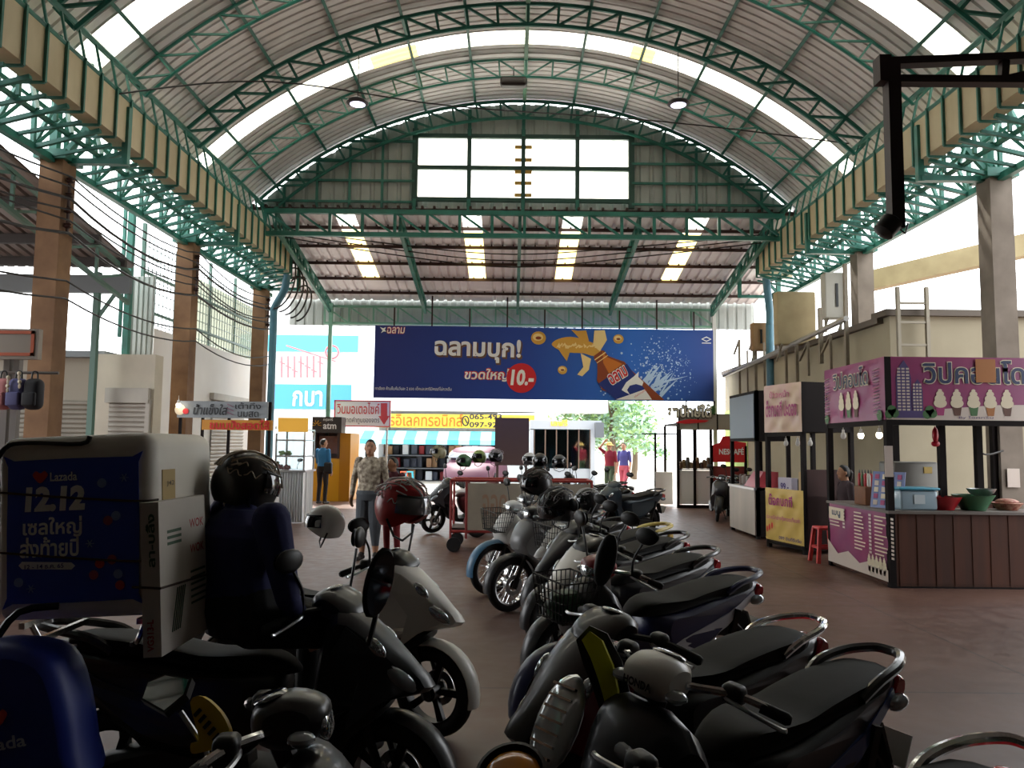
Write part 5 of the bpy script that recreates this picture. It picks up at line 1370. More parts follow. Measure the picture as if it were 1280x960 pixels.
def person(label, loc, yaw, h=1.6, J=None, top='#888888', bottom='#444444', shoe='#2a2522', sleeve=1.0, trouser=1.0, vox=.007, sex='f', topm=None, botm=None, hair='short', hat=None, headturn=0, fat=1.0, face=True, flare=1.0):
    """a standing person facing local +Y, one continuous body; J overrides joints (metres at 1.7 m height)"""
    k = h / 1.7
    D = dict(pel=(0, 0, .93), wst=(0, 0, 1.08), chs=(0, .0, 1.28), nck=(0, -.01, 1.45), hed=(0, .02, 1.585),
             sl=(-.165, -.01, 1.39), el=(-.21, -.02, 1.11), wl=(-.22, .05, .87), sr=(.165, -.01, 1.39), er=(.21, -.02, 1.11), wr=(.22, .05, .87),
             hl=(-.085, 0, .90), kl=(-.095, .02, .50), al=(-.10, -.02, .09), hr=(.085, 0, .90), kr=(.095, .02, .50), ar=(.10, -.02, .09), fl=(-.12, .13, .03), fr=(.12, .13, .03))
    D.update(J or {}); D = {n: V(p) * k for n, p in D.items()}
    Tm = topm or mat('cloth_' + top[1:], top, .85, bump=.1, scale=30); Bm_ = botm or mat('cloth_' + bottom[1:], bottom, .85, bump=.1, scale=30); Sm = mat('shoe_' + shoe[1:], shoe, .6)
    mats = [SKIN, Tm, Bm_, Sm]; seg = []; mb = MB()
    def tb(a, b, ra, rb, m=((1, 0),)):
        ra *= k; rb *= k; a, b = V(a), V(b); n = 5
        mb.tube([a.lerp(b, i / n) for i in range(n + 1)], [ra + (rb - ra) * i / n for i in range(n + 1)], 12)
        mb.ell(a, (ra, ra, ra), 12, 8); mb.ell(b, (rb, rb, rb), 12, 8); seg.append((a, b, ra, rb, m))
    # torso as oval rings along the spine
    sh = (D['sr'] - D['sl']).normalized(); w_ = 1.0 if sex == 'm' else .92
    def rings(pts):
        rr = []
        for (p, w, d) in pts:
            up = (D['chs'] - D['pel']).normalized(); fw = up.cross(sh).normalized() * -1 if False else sh.cross(up).normalized() * -1
            rr.append([p + sh * w * k * fat * math.cos(t) + fw * d * k * fat * math.sin(t) for t in [2 * math.pi * j / 20 for j in range(20)]])
        mb.loft(rr)
    rings([(D['pel'] + V((0, 0, -.09 * k)), .13, .10), (D['pel'], .165, .12), (D['wst'], .145 * w_, .105), (D['chs'], .17 * w_, .12), (D['chs'].lerp(D['nck'], .5), .165 * w_, .095), (D['nck'], .07, .06)])
    seg.append((D['pel'] + V((0, 0, -.09 * k)), D['pel'] + V((0, 0, .05 * k)), .15 * k, .15 * k, ((1, 2),))); seg.append((D['pel'] + V((0, 0, .05 * k)), D['chs'], .15 * k, .16 * k, ((1, 1),))); seg.append((D['chs'], D['nck'] - V((0, 0, .03)), .16 * k, .07 * k, ((1, 1),)))
    tb(D['nck'], D['hed'], .052, .05)
    Hm = Matrix.Translation(D['hed']) @ Matrix.Rotation(R(headturn), 4, 'Z')
    mb.ell(None, (.072 * k, .09 * k, .11 * k), 20, 14, Hm); mb.ell(None, (.055 * k, .06 * k, .06 * k), 16, 10, Hm @ Matrix.Translation((0, .025 * k, -.065 * k)))
    mb.ell(None, (.013 * k, .022 * k, .024 * k), 10, 8, Hm @ Matrix.Translation((0, .088 * k, -.015 * k)))
    for s in (-1, 1): mb.ell(None, (.014 * k, .02 * k, .032 * k), 10, 8, Hm @ Matrix.Translation((s * .074 * k, -.005 * k, -.01 * k)))
    seg.append((D['hed'] - V((0, 0, .05 * k)), D['hed'] + V((0, 0, .03 * k)), .085 * k, .085 * k, ((1, 0),)))
    for q in 'lr':
        S, E, Wr = D['s' + q], D['e' + q], D['w' + q]
        rs = .058 if sleeve > .3 else .05
        tb(S, E, rs * fat, .045, ((min(1, sleeve * 2), 1), (1, 0)))
        tb(E, Wr, .043 if sleeve > .8 else .038, .034 if sleeve > .8 else .028, ((max(0, sleeve * 2 - 1), 1), (1, 0)))
        d = (Wr - E).normalized(); a, u = frame_of(d); side = 1 if q == 'l' else -1
        inn = V((side, .5, 0)); inn = (inn - d * inn.dot(d)).normalized(); wd = d.cross(inn).normalized()
        pc = Wr + d * .05 * k
        Mh = Matrix(((wd.x, inn.x, d.x, pc.x), (wd.y, inn.y, d.y, pc.y), (wd.z, inn.z, d.z, pc.z), (0, 0, 0, 1)))
        mb.ell(None, (.04 * k, .017 * k, .052 * k), 14, 10, Mh); fr_ = max(.0085, vox * 1.25)
        for f in range(4):
            b = Mh @ V(((-.030 + .020 * f) * k, 0, .04 * k)); L = (.062, .075, .07, .055)[f] * k
            c = b + d * L * .55 + inn * .012 * k; e = b + d * L * .9 + inn * .035 * k
            mb.tube([b, c, e], [fr_, fr_ * .95, fr_ * .8], 8); mb.ell(e, (fr_ * .8,) * 3, 8, 6)
        b = Mh @ V((.03 * k * (1 if True else -1), .004, -.02 * k)); c = b + wd * .022 * k + d * .03 * k + inn * .012; e = c + d * .028 * k + inn * .012
        mb.tube([b, c, e], [fr_ * 1.15, fr_, fr_ * .85], 8); mb.ell(e, (fr_ * .85,) * 3, 8, 6)
        seg.append((Wr, Wr + d * .13 * k, .035 * k, .03 * k, ((1, 0),)))
        Hh, K, A, F = D['h' + q], D['k' + q], D['a' + q], D['f' + q]
        tb(Hh, K, .09 * fat, .062 * (flare if trouser > .5 else 1), ((min(1, trouser * 2), 2), (1, 0)))
        tb(K, A, (.06 if trouser > .7 else .052) * flare, (.05 * flare if trouser > .95 else .036), ((max(0, trouser * 2 - 1), 2), (1, 0)))
        heel = A + V((0, -.04 * k, -.055 * k)); heel.z = max(heel.z, F.z)
        tb(heel, F, .034, .03, ((1, 3),)); tb(A, A.lerp(F, .35), .038, .036, ((1, 3),))
    ob = mb.build('person', SKIN, smooth=0)
    md = ob.modifiers.new('r', 'REMESH'); md.mode = 'VOXEL'; md.voxel_size = vox; ms = ob.modifiers.new('s', 'SMOOTH'); ms.iterations = 3; ms.factor = .5
    dg = bpy.context.evaluated_depsgraph_get(); me = bpy.data.meshes.new_from_object(ob.evaluated_get(dg)); old = ob.data
    ob.modifiers.clear(); ob.data = me; bpy.data.meshes.remove(old); me.materials.clear()
    for m in mats: me.materials.append(m)
    for f in me.polygons:
        c = f.center; best = None
        for a, b, ra, rb, ml in seg:
            ab = b - a; t = max(0, min(1, (c - a).dot(ab) / max(1e-9, ab.length_squared))); dd = (c - a - ab * t).length - (ra + (rb - ra) * t)
            if best is None or dd < best[0]: best = (dd, t, ml)
        f.material_index = next(m for tt, m in best[2] if best[1] <= tt + 1e-6); f.use_smooth = True
    ob.location = loc; ob.rotation_euler = (0, 0, R(yaw)); tag(ob, label, 'person')
    def child(nm, b, m):
        return b.build(nm, m, ob, smooth=60)
    if hair:
        b = MB(); rg = []
        for i in range(1, 9):
            a = math.pi * (.62 if hair == 'short' else .68) * i / 8
            rg.append([Hm @ V((.080 * k * math.sin(a) * math.cos(t), (-.008 + .097 * math.sin(a) * math.sin(t) * (1 if math.sin(t) < .2 else max(.35, 1 - .9 * (i / 8) ** 2))) * k, .118 * k * math.cos(a) + (.055 * k * (i / 8) * max(0, math.sin(t))))) for t in [2 * math.pi * j / 22 for j in range(22)]])
        b.loft(rg)
        if hair == 'tail':
            b.tube(spl([Hm @ V((0, -.09 * k, .03 * k)), Hm @ V((.03 * k, -.125 * k, 0)), Hm @ V((.05 * k, -.12 * k, -.10 * k)), Hm @ V((.05 * k, -.10 * k, -.18 * k))], 4), [.025] * 4 + [.035] * 4 + [.03, .028, .02, .015, .008], 10)
        child('hair', b, HAIR)
    if face:
        b = MB()
        for s in (-1, 1): b.ell(None, (.013 * k, .006 * k, .0055 * k), 10, 6, Hm @ Matrix.Translation((s * .03 * k, .083 * k, .012 * k)))
        for s in (-1, 1): b.ell(None, (.02 * k, .006 * k, .004 * k), 10, 6, Hm @ Matrix.Translation((s * .031 * k, .084 * k, .034 * k)))
        child('eyes', b, mat('eye_dark', '#15100e', .3))
        b = MB(); b.ell(None, (.022 * k, .008 * k, .007 * k), 12, 6, Hm @ Matrix.Translation((0, .081 * k, -.062 * k))); child('lips', b, mat('lips', '#8a4a42', .5))
    if hat:
        b = MB(); b.lathe([(.001, .135 * k), (.05 * k, .13 * k), (.085 * k, .09 * k), (.095 * k, .05 * k), (.15 * k, .035 * k), (.15 * k, .03 * k), (.09 * k, .04 * k)], 24, Hm); child('hat', b, mat('straw', '#c9a95c', .8))
    return ob, D, Hm


# rider on the delivery scooter
rp = V((-1.03, 3.02, 0))
rJ = dict(pel=(0, 0, .86), wst=(-.02, .0, 1.0), chs=(-.04, .02, 1.14), nck=(-.08, .04, 1.235), hed=(-.13, .07, 1.29), sl=(-.21, .03, 1.21), el=(-.27, .10, .93), wl=(-.16, .28, .78), sr=(.17, .01, 1.21), er=(.27, .03, .93), wr=(.16, .20, .76),
          hl=(-.1, .0, .84), kl=(-.16, .42, .76), al=(-.15, .40, .36), hr=(.1, .0, .84), kr=(.22, .40, .74), ar=(.24, .36, .36), fl=(-.15, .52, .30), fr=(.24, .48, .30))
rider, rD, rH = person('person in a dark navy jacket and patterned helmet seated on the delivery scooter', rp, -42, 1.7, rJ, top='#1c2050', bottom='#101012', shoe='#141212', sex='m', vox=.0065, hair=None, fat=1.25, headturn=-14, face=True)
hp_ = rider.location + Matrix.Rotation(R(-42), 3, 'Z') @ (rD['hed'] + V((0, -.005, .04)))
helmet('dark patterned full helmet with pale squiggles worn by the seated rider', hp_, 34, '#1c1814', stripe='#a08e76', tilt=16, s=.98, full=True)
# woman and child
FLOR = mat('floral_shirt', '#cfc3ad', .85, noise=.9, scale=19, col2='#5a4a3c', detail=3)
g = G(460, 700)
wJ = dict(el=(-.24, -.01, 1.12), wl=(-.25, .04, .90), er=(.24, -.01, 1.12), wr=(.25, .04, .90))
person('person in a pale patterned long-sleeved top and grey cropped trousers facing us', (g.x, g.y, 0), 172, 1.56, wJ, top='#b8ab95', topm=FLOR, bottom='#4a4f55', shoe='#2b2522', trouser=.86, hair='tail', headturn=14, vox=.0065, fat=1.2, flare=1.5)
g = P(491, 585, 10.2)
person('child in dark red trousers standing beside the person in the patterned top', (g.x, 10.25, 0), 160, 1.33, None, top='#5e2a33', bottom='#7a1f24', hair='short', vox=.008, headturn=-30)
# man at the cash machine
g = G(403, 628)
person('person in a blue shirt and dark trousers standing at the cash machine', (P(403, 600, 19.4).x, 19.4, 0), -20, 1.62, dict(wl=(-.12, .3, 1.02), el=(-.2, .05, 1.08)), top='#2c6f9e', bottom='#1c1716', sleeve=.5, hair='short', vox=.01, sex='m', headturn=-45)
p = P(410, 585, 19.35); tag(MB().rbox((0, 0, 0), (.22, .14, .3), .05).build('shoulder_bag', BLK, loc=p), 'small black bag hanging at the hip of the person in blue', 'bag')
# two walkers outside on the right
for px, Y, lab, kw in ((762, 22.6, 'person in a red shirt with a hand raised to a straw hat', dict(top='#7f1626', bottom='#3c4a30', sleeve=.5, trouser=.75, sex='m', hat=True, J=dict(er=(.30, .08, 1.52), wr=(.14, .1, 1.70), kl=(-.095, .10, .52), al=(-.1, .12, .1), fl=(-.11, .27, .04), ar=(.1, -.16, .12)))),
                       (780, 23.4, 'person in a purple print top and pink trousers walking behind the red shirt', dict(top='#3f3c74', bottom='#a84a58', sleeve=.5, trouser=.9, J=dict(kl=(-.095, .12, .52), al=(-.1, .14, .1), fl=(-.11, .28, .04), ar=(.1, -.2, .14), kr=(.095, -.04, .5))))):
    g = P(px, 600, Y); person(lab, (g.x, Y, 0), 150, 1.62, hair='short', vox=.01, **kw)
# ---------------------------------------------------------------- food stalls on the right
FRM = mat('stall_frame', '#130b0a', .75); FRM.node_tree.nodes['Principled BSDF'].inputs['Specular IOR Level'].default_value = .2
WOOD = mat('stall_wood', '#54280f', .7, noise=.6, scale=2.5, col2='#2c1408', stretch=(3, 3, .25), detail=6)
PINK = mat('print_pink', '#9a3f6a', .35, noise=.4, scale=3, col2='#6a3a68'); PALEP = mat('print_pale', '#cdbfb4', .5); VIO = mat('print_violet', '#4d3d72', .5)
NAVYP = mat('print_navy_dark', '#1d2b52', .5); GRNP = mat('print_green', '#3f6a3a', .5); CRM = mat('print_cream', '#dccfb4', .5); CHOC = mat('print_chocolate', '#5a3424', .5); ORG = mat('print_orange', '#a5672c', .5); MAG = mat('print_magenta', '#a3356f', .5); YELP = mat('print_yellow', '#d2b460', .4, noise=.3, scale=4, col2='#b08a4a')


def wrinkled(mb, M, w, h, n=22, amp=.012, seed=0):
    """vinyl sheet with sagging creases, facing M's z"""
    rn = random.Random(seed); ph = [rn.uniform(0, 6) for _ in range(5)]
    f = lambda u, v: amp * (math.sin(u * 9 + v * 7 + ph[0]) * .5 + math.sin(u * 17 - v * 13 + ph[1]) * .35 + abs(math.sin(u * 6 + v * v * 9 + ph[2])) * .6) * min(1, 8 * u * (1 - u) + .1) * min(1, 8 * v * (1 - v) + .1)
    mb.loft([[M @ V((w * i / n, h * j / n, f(i / n, j / n))) for i in range(n + 1)] for j in range(n + 1)], caps=False, closed=False)
    return mb


def bulb(p, lab, group=None, on=True, wire=.12):
    t = thing('light_bulb', lab, 'light bulb', p, group=group)
    MB().lathe([(.001, -.045), (.02, -.04), (.032, -.02), (.034, 0), (.03, .02)], 16).build('globe', mat('bulb_glow', '#fff0d8', .4, emit=14.0) if on else mat('bulb_off', '#d8d4cc', .4), t)
    mb = MB().lathe([(.03, .02), (.018, .045), (.016, .075), (.004, .08)], 12); mb.tube([(0, 0, .07), (0, 0, .07 + wire)], .004, 5); mb.build('socket', mat('bulb_socket', '#e4e0d8', .5), t)
    return t


def cup(mb, M, x, body, top, s=1):
    w = .055 * s; h = .13 * s
    mb.m(body).poly([M @ V(q) for q in ((x - w * .6, .05, 0), (x + w * .6, .05, 0), (x + w, .05 + h, 0), (x - w, .05 + h, 0))])
    for k, (dy, r) in enumerate(((.0, .07), (.05, .06), (.1, .042), (.135, .022))):
        mb.m(top).disc(None, r * s, 16, M @ Matrix.Translation((x, .05 + h + dy * s, .0005 * (k + 1))), r * s * .7)


x0, y0, y1, x1 = 4.14, 8.49, 10.12, 6.35
zc, zs0, zs1 = .80, 1.83, 2.53
s1 = thing('dessert_stall', 'pink food stall with wooden front and tower banner, nearest of three', 'food stall', (0, 0, 0))
mb = MB().b2((x0 + .02, y0, 0.02), (x1, y0 + .04, zc)); mb.b2((x0 + .02, y0 + .03, 0.02), (x0 + .05, y1, zc)); mb.b2((x0 + .02, y1 - .04, .02), (x1, y1, zc))
for k in range(11): mb.b2((x0 + .2 * k + .1, y0 - .006, .03), (x0 + .2 * k + .105, y0, zc))
mb.build('counter_front', WOOD, s1, smooth=0)
MB().b2((x0 - .02, y0 - .03, zc), (x1, y0 + .5, zc + .03)).b2((x0 - .02, y0 + .5, zc), (x0 + .45, y1, zc + .03)).build('counter_top', mat('counter_grey', '#6a625c', .5), s1, smooth=0)
mb = MB().b2((x0, y0, 0), (x1, y0 + .05, .05))
for x, y in ((x0 + .03, y0 + .03), (x0 + .03, y1 - .03), (x1 - .03, y0 + .03), (x1 - .03, y1 - .03)): mb.bar((x, y, 0), (x, y, zs1), .07)
for x in (P(1178, 600, y0 + .4).x, P(1224, 600, y0 + .4).x): mb.bar((x, y0 + .4, zc), (x, y0 + .4, zs0), .07)
mb.bar((x0 + .9, y1 - .03, zc), (x0 + .9, y1 - .03, zs0), .06)
mb.b2((x0, y0, zs0 - .06), (x1, y0 + .06, zs0)).b2((x0, y0, zs0 - .06), (x0 + .06, y1, zs0)); mb.build('frame', FRM, s1, smooth=0)
MB().b2((x0, y0, zs1 - .03), (x1, y1, zs1)).build('roof', FRM, s1, smooth=0)
MB().b2((x0 + .01, y0 + .01, zs0), (x1, y0 + .05, zs1 - .03)).b2((x0 + .01, y0 + .01, zs0), (x0 + .05, y1, zs1 - .03)).build('sign_backing', FRM, s1, smooth=0)
FS = facing((x0, y0 - .004, zs0), (1, 0, 0), (0, 0, 1)); LS = facing((x0 - .006, y1, zs0), (0, -1, 0), (0, 0, 1)); W2, H2 = x1 - x0, zs1 - zs0
MB(FS).b2((0, 0, -.004), (W2, H2, .0)).build('front_banner', PINK, s1, smooth=0)
mb = MB().m(0)
mb.poly([V(q) for q in ((0, 0, .001), (W2, 0, .001), (W2, .19, .001), (1.2, .17, .001), (.6, .12, .001), (0, .06, .001))])


def tower(mb, x, w, h, z):
    pts = [(x - w, .08), (x + w, .08), (x + w, h * .7), (x + w * .7, h * .88), (x + w * .1, h), (x - w * .5, h * .9), (x - w, h * .7)]
    mb.m(1).poly([V((a, b, z)) for a, b in pts])
    for r in range(int(h / .035)):
        y = .1 + r * .035
        if y > h * .86: break
        for c in range(3): mb.m(0).b2((x - w * .8 + c * w * .58, y, z), (x - w * .8 + c * w * .58 + w * .4, y + .02, z + .002))


tower(mb, .20, .085, .66, .003); tower(mb, .35, .06, .45, .004); mb.m(1).b2((.08, .02, .003), (.46, .1, .006))
for x in (.06, .48): mb.m(2); [mb.disc(None, .05, 12, Matrix.Translation((x + dx, .06 + dy, .007))) for dx, dy in ((-.03, 0), (.03, .01), (0, .05))]
M0 = Matrix.Translation((0, 0, .004))
for k, (c, tp) in enumerate(((4, 3), (5, 3), (2, 3), (6, 3), (5, 3))): cup(mb, M0, .60 + k * .185, c, tp, 1.05)
letter(mb.m(3), 'วิปคอนโด', Matrix.Translation((.42, .41, .006)), 1.12, .25, .05); letter(mb.m(7), 'วิปคอนโด', Matrix.Translation((.42, .41, .009)), 1.12, .25, .018)
letter(mb.m(1), 'By ไอศกรีม', Matrix.Translation((.80, .012, .006)), .38, .035)
mb.m(6).b2((1.0, .42, .012), (1.22, .68, .015))
mb.v = [FS @ v for v in mb.v]; mb.build('banner_print', [PALEP, VIO, GRNP, CRM, MAG, CHOC, ORG, NAVYP], s1, smooth=0)
Wl = y1 - y0
wrinkled(MB(), LS, Wl, H2, seed=1).build('side_banner', PINK, s1, smooth=80)
mb = MB(); Q = lambda x, y: LS @ Matrix.Translation((x, y, .022))
letter(mb.m(3), 'วิปคอนโด', Q(.32, .42), .95, .22, .05, 0); letter(mb.m(7), 'วิปคอนโด', Q(.32, .42) @ Matrix.Translation((0, 0, .003)), .95, .22, .01)
for x in (.12, Wl - .16):
    for r in range(15): mb.m(1 if r % 2 else 0).bar(Q(x - .07, .06 + r * .036) @ V((0, 0, 0)), Q(x + .07, .075 + r * .036) @ V((0, 0, 0)), .014, .003)
for k, (c, tp) in enumerate(((4, 3), (2, 3), (5, 3))): cup(mb, Q(0, 0), .55 + k * .2, c, tp, 1.15)
for x in (.1, Wl - .1): mb.m(2).disc(None, .06, 12, Q(x, .05))
mb.build('banner_print', [PALEP, VIO, GRNP, CRM, MAG, CHOC, ORG, NAVYP], s1, smooth=0)
PL_ = facing((x0 - .004, y1 - .02, .06), (0, -1, 0), (0, 0, 1)); ph = zc - .04
wrinkled(MB(), PL_, Wl - .04, ph, amp=.006, seed=3).build('menu_sheet', PINK, s1, smooth=80)
mb = MB(); Q = lambda x, y: PL_ @ Matrix.Translation((x, y, .012)); rn = random.Random(5)
mb.m(0).poly([Q(*p) @ V((0, 0, 0)) for p in ((0, 0), (1.59, 0), (1.59, .12), (1.3, .2), (.9, .1), (.6, .2), (.3, .13), (0, .28))])
for c in (.08, .78, 1.3):
    for r in range(11):
        L = rn.uniform(.18, .3)
        if c < .1 and r > 5: continue
        mb.m(3).b2(*[tuple(v) for v in ((0, 0, 0), (0, 0, 0))]) if False else mb.m(3).quad(*[Q(x, y) @ V((0, 0, .002)) for x, y in ((c, .68 - r * .042), (c + L, .68 - r * .042), (c + L, .695 - r * .042), (c, .695 - r * .042))])
        mb.m(0).quad(*[Q(x, y) @ V((0, 0, .002)) for x, y in ((c + .38, .675 - r * .042), (c + .44, .675 - r * .042), (c + .44, .7 - r * .042), (c + .38, .7 - r * .042))])
mb.m(3).quad(*[Q(x, y) @ V((0, 0, .003)) for x, y in ((.06, .55), (.5, .55), (.5, .70), (.06, .70))]); letter(mb.m(7), 'เมนู', Q(.16, .58) @ Matrix.Translation((0, 0, .005)), .24, .08, .03)
for k in range(5): cup(mb, Q(0, 0), 1.15 + k * .09, (4, 5, 2, 6, 5)[k], 3, .7)
mb.build('menu_print', [PALEP, VIO, GRNP, CRM, MAG, CHOC, ORG, NAVYP], s1, smooth=0)
for k, px in enumerate((1054, 1076, 1099)):
    p = PX(px, 541, x0 + .12); bulb(V((x0 + .12, p.y, zs0 - .16)), f'bulb hanging inside the pink stall, {["farthest", "middle", "nearest"][k]} of its three', 'bulbs of the pink stall', k > 0, .06)


def item(nm, lab, cat, p, mb, m, group=None): return tag(mb.build(nm, m, loc=p), lab, cat, group)


zt = zc + .031
p = P(1141, 640, y0 + .25)
t = thing('plastic_box', 'clear plastic storage box with a light blue lid on the pink stall counter', 'box', (p.x, y0 + .25, zt))
MB().rbox((0, 0, .11), (.42, .3, .22), .03).build('tub', mat('clear_plastic', '#9fb4c0', .2, coat=.5), t); MB().rbox((0, 0, .235), (.46, .34, .03), .015).build('lid', mat('sky_plastic', '#3f93ae', .4), t)
MB().box((0, -.152, .12), (.12, .01, .1)).build('latch', mat('pale_plastic', '#c6d0d4', .4), t)
p = P(1180, 640, y0 + .22); item('red_basin', 'red plastic basin on the pink stall counter', 'basin', (p.x, y0 + .22, zt), MB().lathe([(.10, 0), (.17, .12), (.19, .15), (.18, .15), (.15, .11), (.09, .015)], 24), mat('red_plastic', '#a81f26', .35))
p = P(1217, 640, y0 + .22); item('green_basin', 'green plastic basin on the pink stall counter', 'basin', (p.x, y0 + .22, zt), MB().lathe([(.12, 0), (.2, .14), (.22, .17), (.21, .17), (.18, .13), (.1, .015)], 24), mat('green_plastic', '#3b6d4a', .35))
p = P(1232, 610, y0 + .22); item('metal_bowl', 'steel mixing bowl lying in the green basin', 'bowl', (p.x - .05, y0 + .22, zt + .15), MB().lathe([(.05, 0), (.12, .04), (.15, .09), (.14, .09), (.11, .045), (.04, .01)], 24), STEEL)
p = P(1255, 620, y0 + .3); item('food_tray', 'shallow dish of red snacks at the right end of the pink stall counter', 'dish', (p.x + .03, y0 + .3, zt), MB().lathe([(.1, 0), (.16, .08), (.15, .085), (.09, .03)], 20).ell((0, 0, .09), (.12, .12, .04), 14, 8), mat('snack_red', '#93322c', .5, noise=.6, scale=30, col2='#d4b090'))
p = P(1093, 640, y0 + .5)
t = thing('menu_board', 'blue printed picture menu leaning inside the corner of the pink stall', 'menu board', M=Matrix.Translation((x0 + .14, y0 + .35, zt)) @ Matrix.Rotation(R(-60), 4, 'Z') @ Matrix.Rotation(R(-10), 4, 'X'))
MB().b2((-.2, 0, 0), (.2, .012, .42)).build('board', mat('menu_blue', '#4a5c96', .3), t, smooth=0)
mb = MB()
for i in range(4):
    for j in range(5): mb.m((i + j) % 3).box((-.14 + i * .093, -.003, .06 + j * .075), (.05, .006, .055))
mb.build('menu_print', [PALEP, MAG, CRM], t, smooth=0)
item('wooden_box', 'wooden box standing on the pink stall counter', 'box', (x0 + .22, y0 + .9, zt), MB().rbox((0, 0, .11), (.26, .3, .22), .01), mat('box_wood', '#7a4a28', .6, noise=.4, scale=6))
rn = random.Random(9)
for k in range(7):
    m = (mat('sauce_red', '#a8262c', .4), mat('sauce_white', '#cfc8bc', .4), mat('sauce_green', '#4d6b45', .4))[(0, 1, 2, 1, 0, 0, 1)[k]]
    t = thing('topping_bottle', f'squeeze bottle of topping on the wooden box, {["first", "second", "third", "fourth", "fifth", "sixth", "seventh"][k]} from the far end', 'bottle', (x0 + .15 + .05 * (k % 2), y0 + 1.02 - k * .04, zt + .222), group='topping bottles')
    MB().lathe([(.02, 0), (.022, .01), (.022, .13), (.008, .16)], 12).build('bottle', m, t); MB().lathe([(.01, .155), (.004, .2)], 8).build('nozzle', BLK, t)
p = P(1143, 592, 9.6); t = thing('drinks_cooler', 'grey steel cooler box standing at the back of the pink stall', 'cooler', (p.x, 9.75, .05))
MB().rbox((0, 0, .65), (.56, .4, 1.3), .03).build('body', mat('cooler_grey', '#6d6a64', .4, .5), t); MB().box((.14, -.205, 1.2), (.1, .01, .08)).build('sticker', YELP, t); MB().bar((-.24, -.21, .5), (-.24, -.21, 1.1), .02).build('handle', STEEL, t)
p = P(1162, 547, y0 + .42); item('red_pouch', 'shiny red pouch hanging from the pink stall frame', 'pouch', (p.x, y0 + .3, zs0 - .06), MB().ell((0, 0, -.1), (.035, .03, .09), 12, 8).ell((0, 0, -.2), (.05, .03, .035), 12, 8).tube([(0, 0, 0), (0, 0, -.03)], .008, 6), mat('red_foil', '#b21c30', .3))
item('price_card', 'narrow white price card on the corner post of the pink stall', 'card', (x0 - .01, y0 - .012, 1.2), MB().box((.02, 0, .17), (.09, .01, .34)), PALEP)
item('paper_notice', 'white paper notice on the grey column behind the pink stall', 'notice', (6.49, 9.98, 1.05), MB().box((0, 0, .1), (.16, .01, .24)), PALEP)
mb = MB().tube(spl([(5.4, 8.95, zs0), (5.6, 9.3, 1.6), (5.9, 9.6, 1.45), (6.35, 9.95, 1.5)], 5), .012, 5); tag(mb.build('slack_cable', CABLE), 'slack black cable behind the pink stall posts', 'cable')
t = thing('plastic_stool', 'red plastic stool beside the menu sheet of the pink stall', 'stool', (P(1033, 690, 10.3).x, 10.35, 0)); rs = mat('stool_red', '#c8403f', .4)
MB().rbox((0, 0, .45), (.25, .25, .04), .02).build('seat', rs, t)
for sx in (-1, 1):
    for sy in (-1, 1): MB().bar((sx * .10, sy * .10, .44), (sx * .145, sy * .145, 0), .045).build('leg', rs, t, smooth=0)
MB().bar((-.12, -.12, .2), (.12, -.12, .2), .03).bar((-.12, .12, .2), (.12, .12, .2), .03).bar((-.12, -.12, .2), (-.12, .12, .2), .03).bar((.12, -.12, .2), (.12, .12, .2), .03).build('stretcher', rs, t, smooth=0)
ven, vD, vH = person('person with dark tied hair seated inside the pink stall', (4.6, 10.65, -.22), 90, 1.5, None, top='#3a2c30', bottom='#2a2628', hair='tail', vox=.01)
# second stall
A2, B2_ = V((3.93, 11.93, 0)), V((4.16, 11.0, 0)); dv = (B2_ - A2); L2_ = dv.length; nr = V((dv.y, -dv.x, 0)).normalized() * -1
S2 = Matrix(((dv.x / L2_, -dv.y / L2_, 0, A2.x), (dv.y / L2_, dv.x / L2_, 0, A2.y), (0, 0, 1, 0), (0, 0, 0, 1)))   # local x along the face, y into the stall
s2 = thing('snack_stall', 'narrow snack stall with yellow and pink crumpled banners, middle of three', 'food stall', M=S2); dp_ = .85; H_ = 2.46
MB().b2((0, .02, .1), (L2_, dp_, .82)).build('counter', mat('stall_maroon', '#38140e', .75, noise=.4, scale=3), s2, smooth=0)
mb = MB()
for x in (.03, L2_ - .03):
    for y in (.03, dp_ - .03): mb.bar((x, y, 0), (x, y, H_), .06)
mb.b2((0, 0, .06), (L2_, dp_, .1)); mb.b2((0, 0, 1.68), (L2_, .04, 1.74)); mb.build('frame', FRM, s2, smooth=0)
MB().b2((.0, .02, 1.74), (L2_, dp_, H_)).build('sign_box', FRM, s2, smooth=0)
MB().b2((L2_ - .02, 0.02, .1), (L2_, dp_, 1.2)).build('side_board', mat('stall_maroon', '#38140e'), s2, smooth=0)
F2 = facing((0, -.006, 1.74), (1, 0, 0), (0, 0, 1)); wrinkled(MB(), F2, L2_, H_ - 1.74, seed=7, amp=.02).build('top_banner', mat('banner_cream', '#cbb292', .35, noise=.5, scale=3, col2='#b98a96'), s2, smooth=80)
F3 = facing((0, -.006, .12), (1, 0, 0), (0, 0, 1)); wrinkled(MB(), F3, L2_, .78, seed=8, amp=.014).build('lower_banner', YELP, s2, smooth=80)
mb = MB(); T_ = Matrix.Translation
letter(mb.m(0), 'ต๊อกบกกี ปะดอง', F2 @ T_((.10, .24, .034)), .78, .24, .03); letter(mb.m(1), 'ข้าวหน้า', F2 @ T_((.2, .52, .034)), .5, .1, .02)
letter(mb.m(0), 'ต๊อกบกกี', F3 @ T_((.12, .53, .026)), .6, .16, .03); letter(mb.m(1), 'ปลาหมึกย่างกุ้งทอดเกี๊ยวซ่า', F3 @ T_((.06, .30, .026)), .85, .08, .02); letter(mb.m(2), '089-0000'[:3] + ' ยินดีรับจัด', F3 @ T_((.38, .04, .026)), .55, .05, .015)
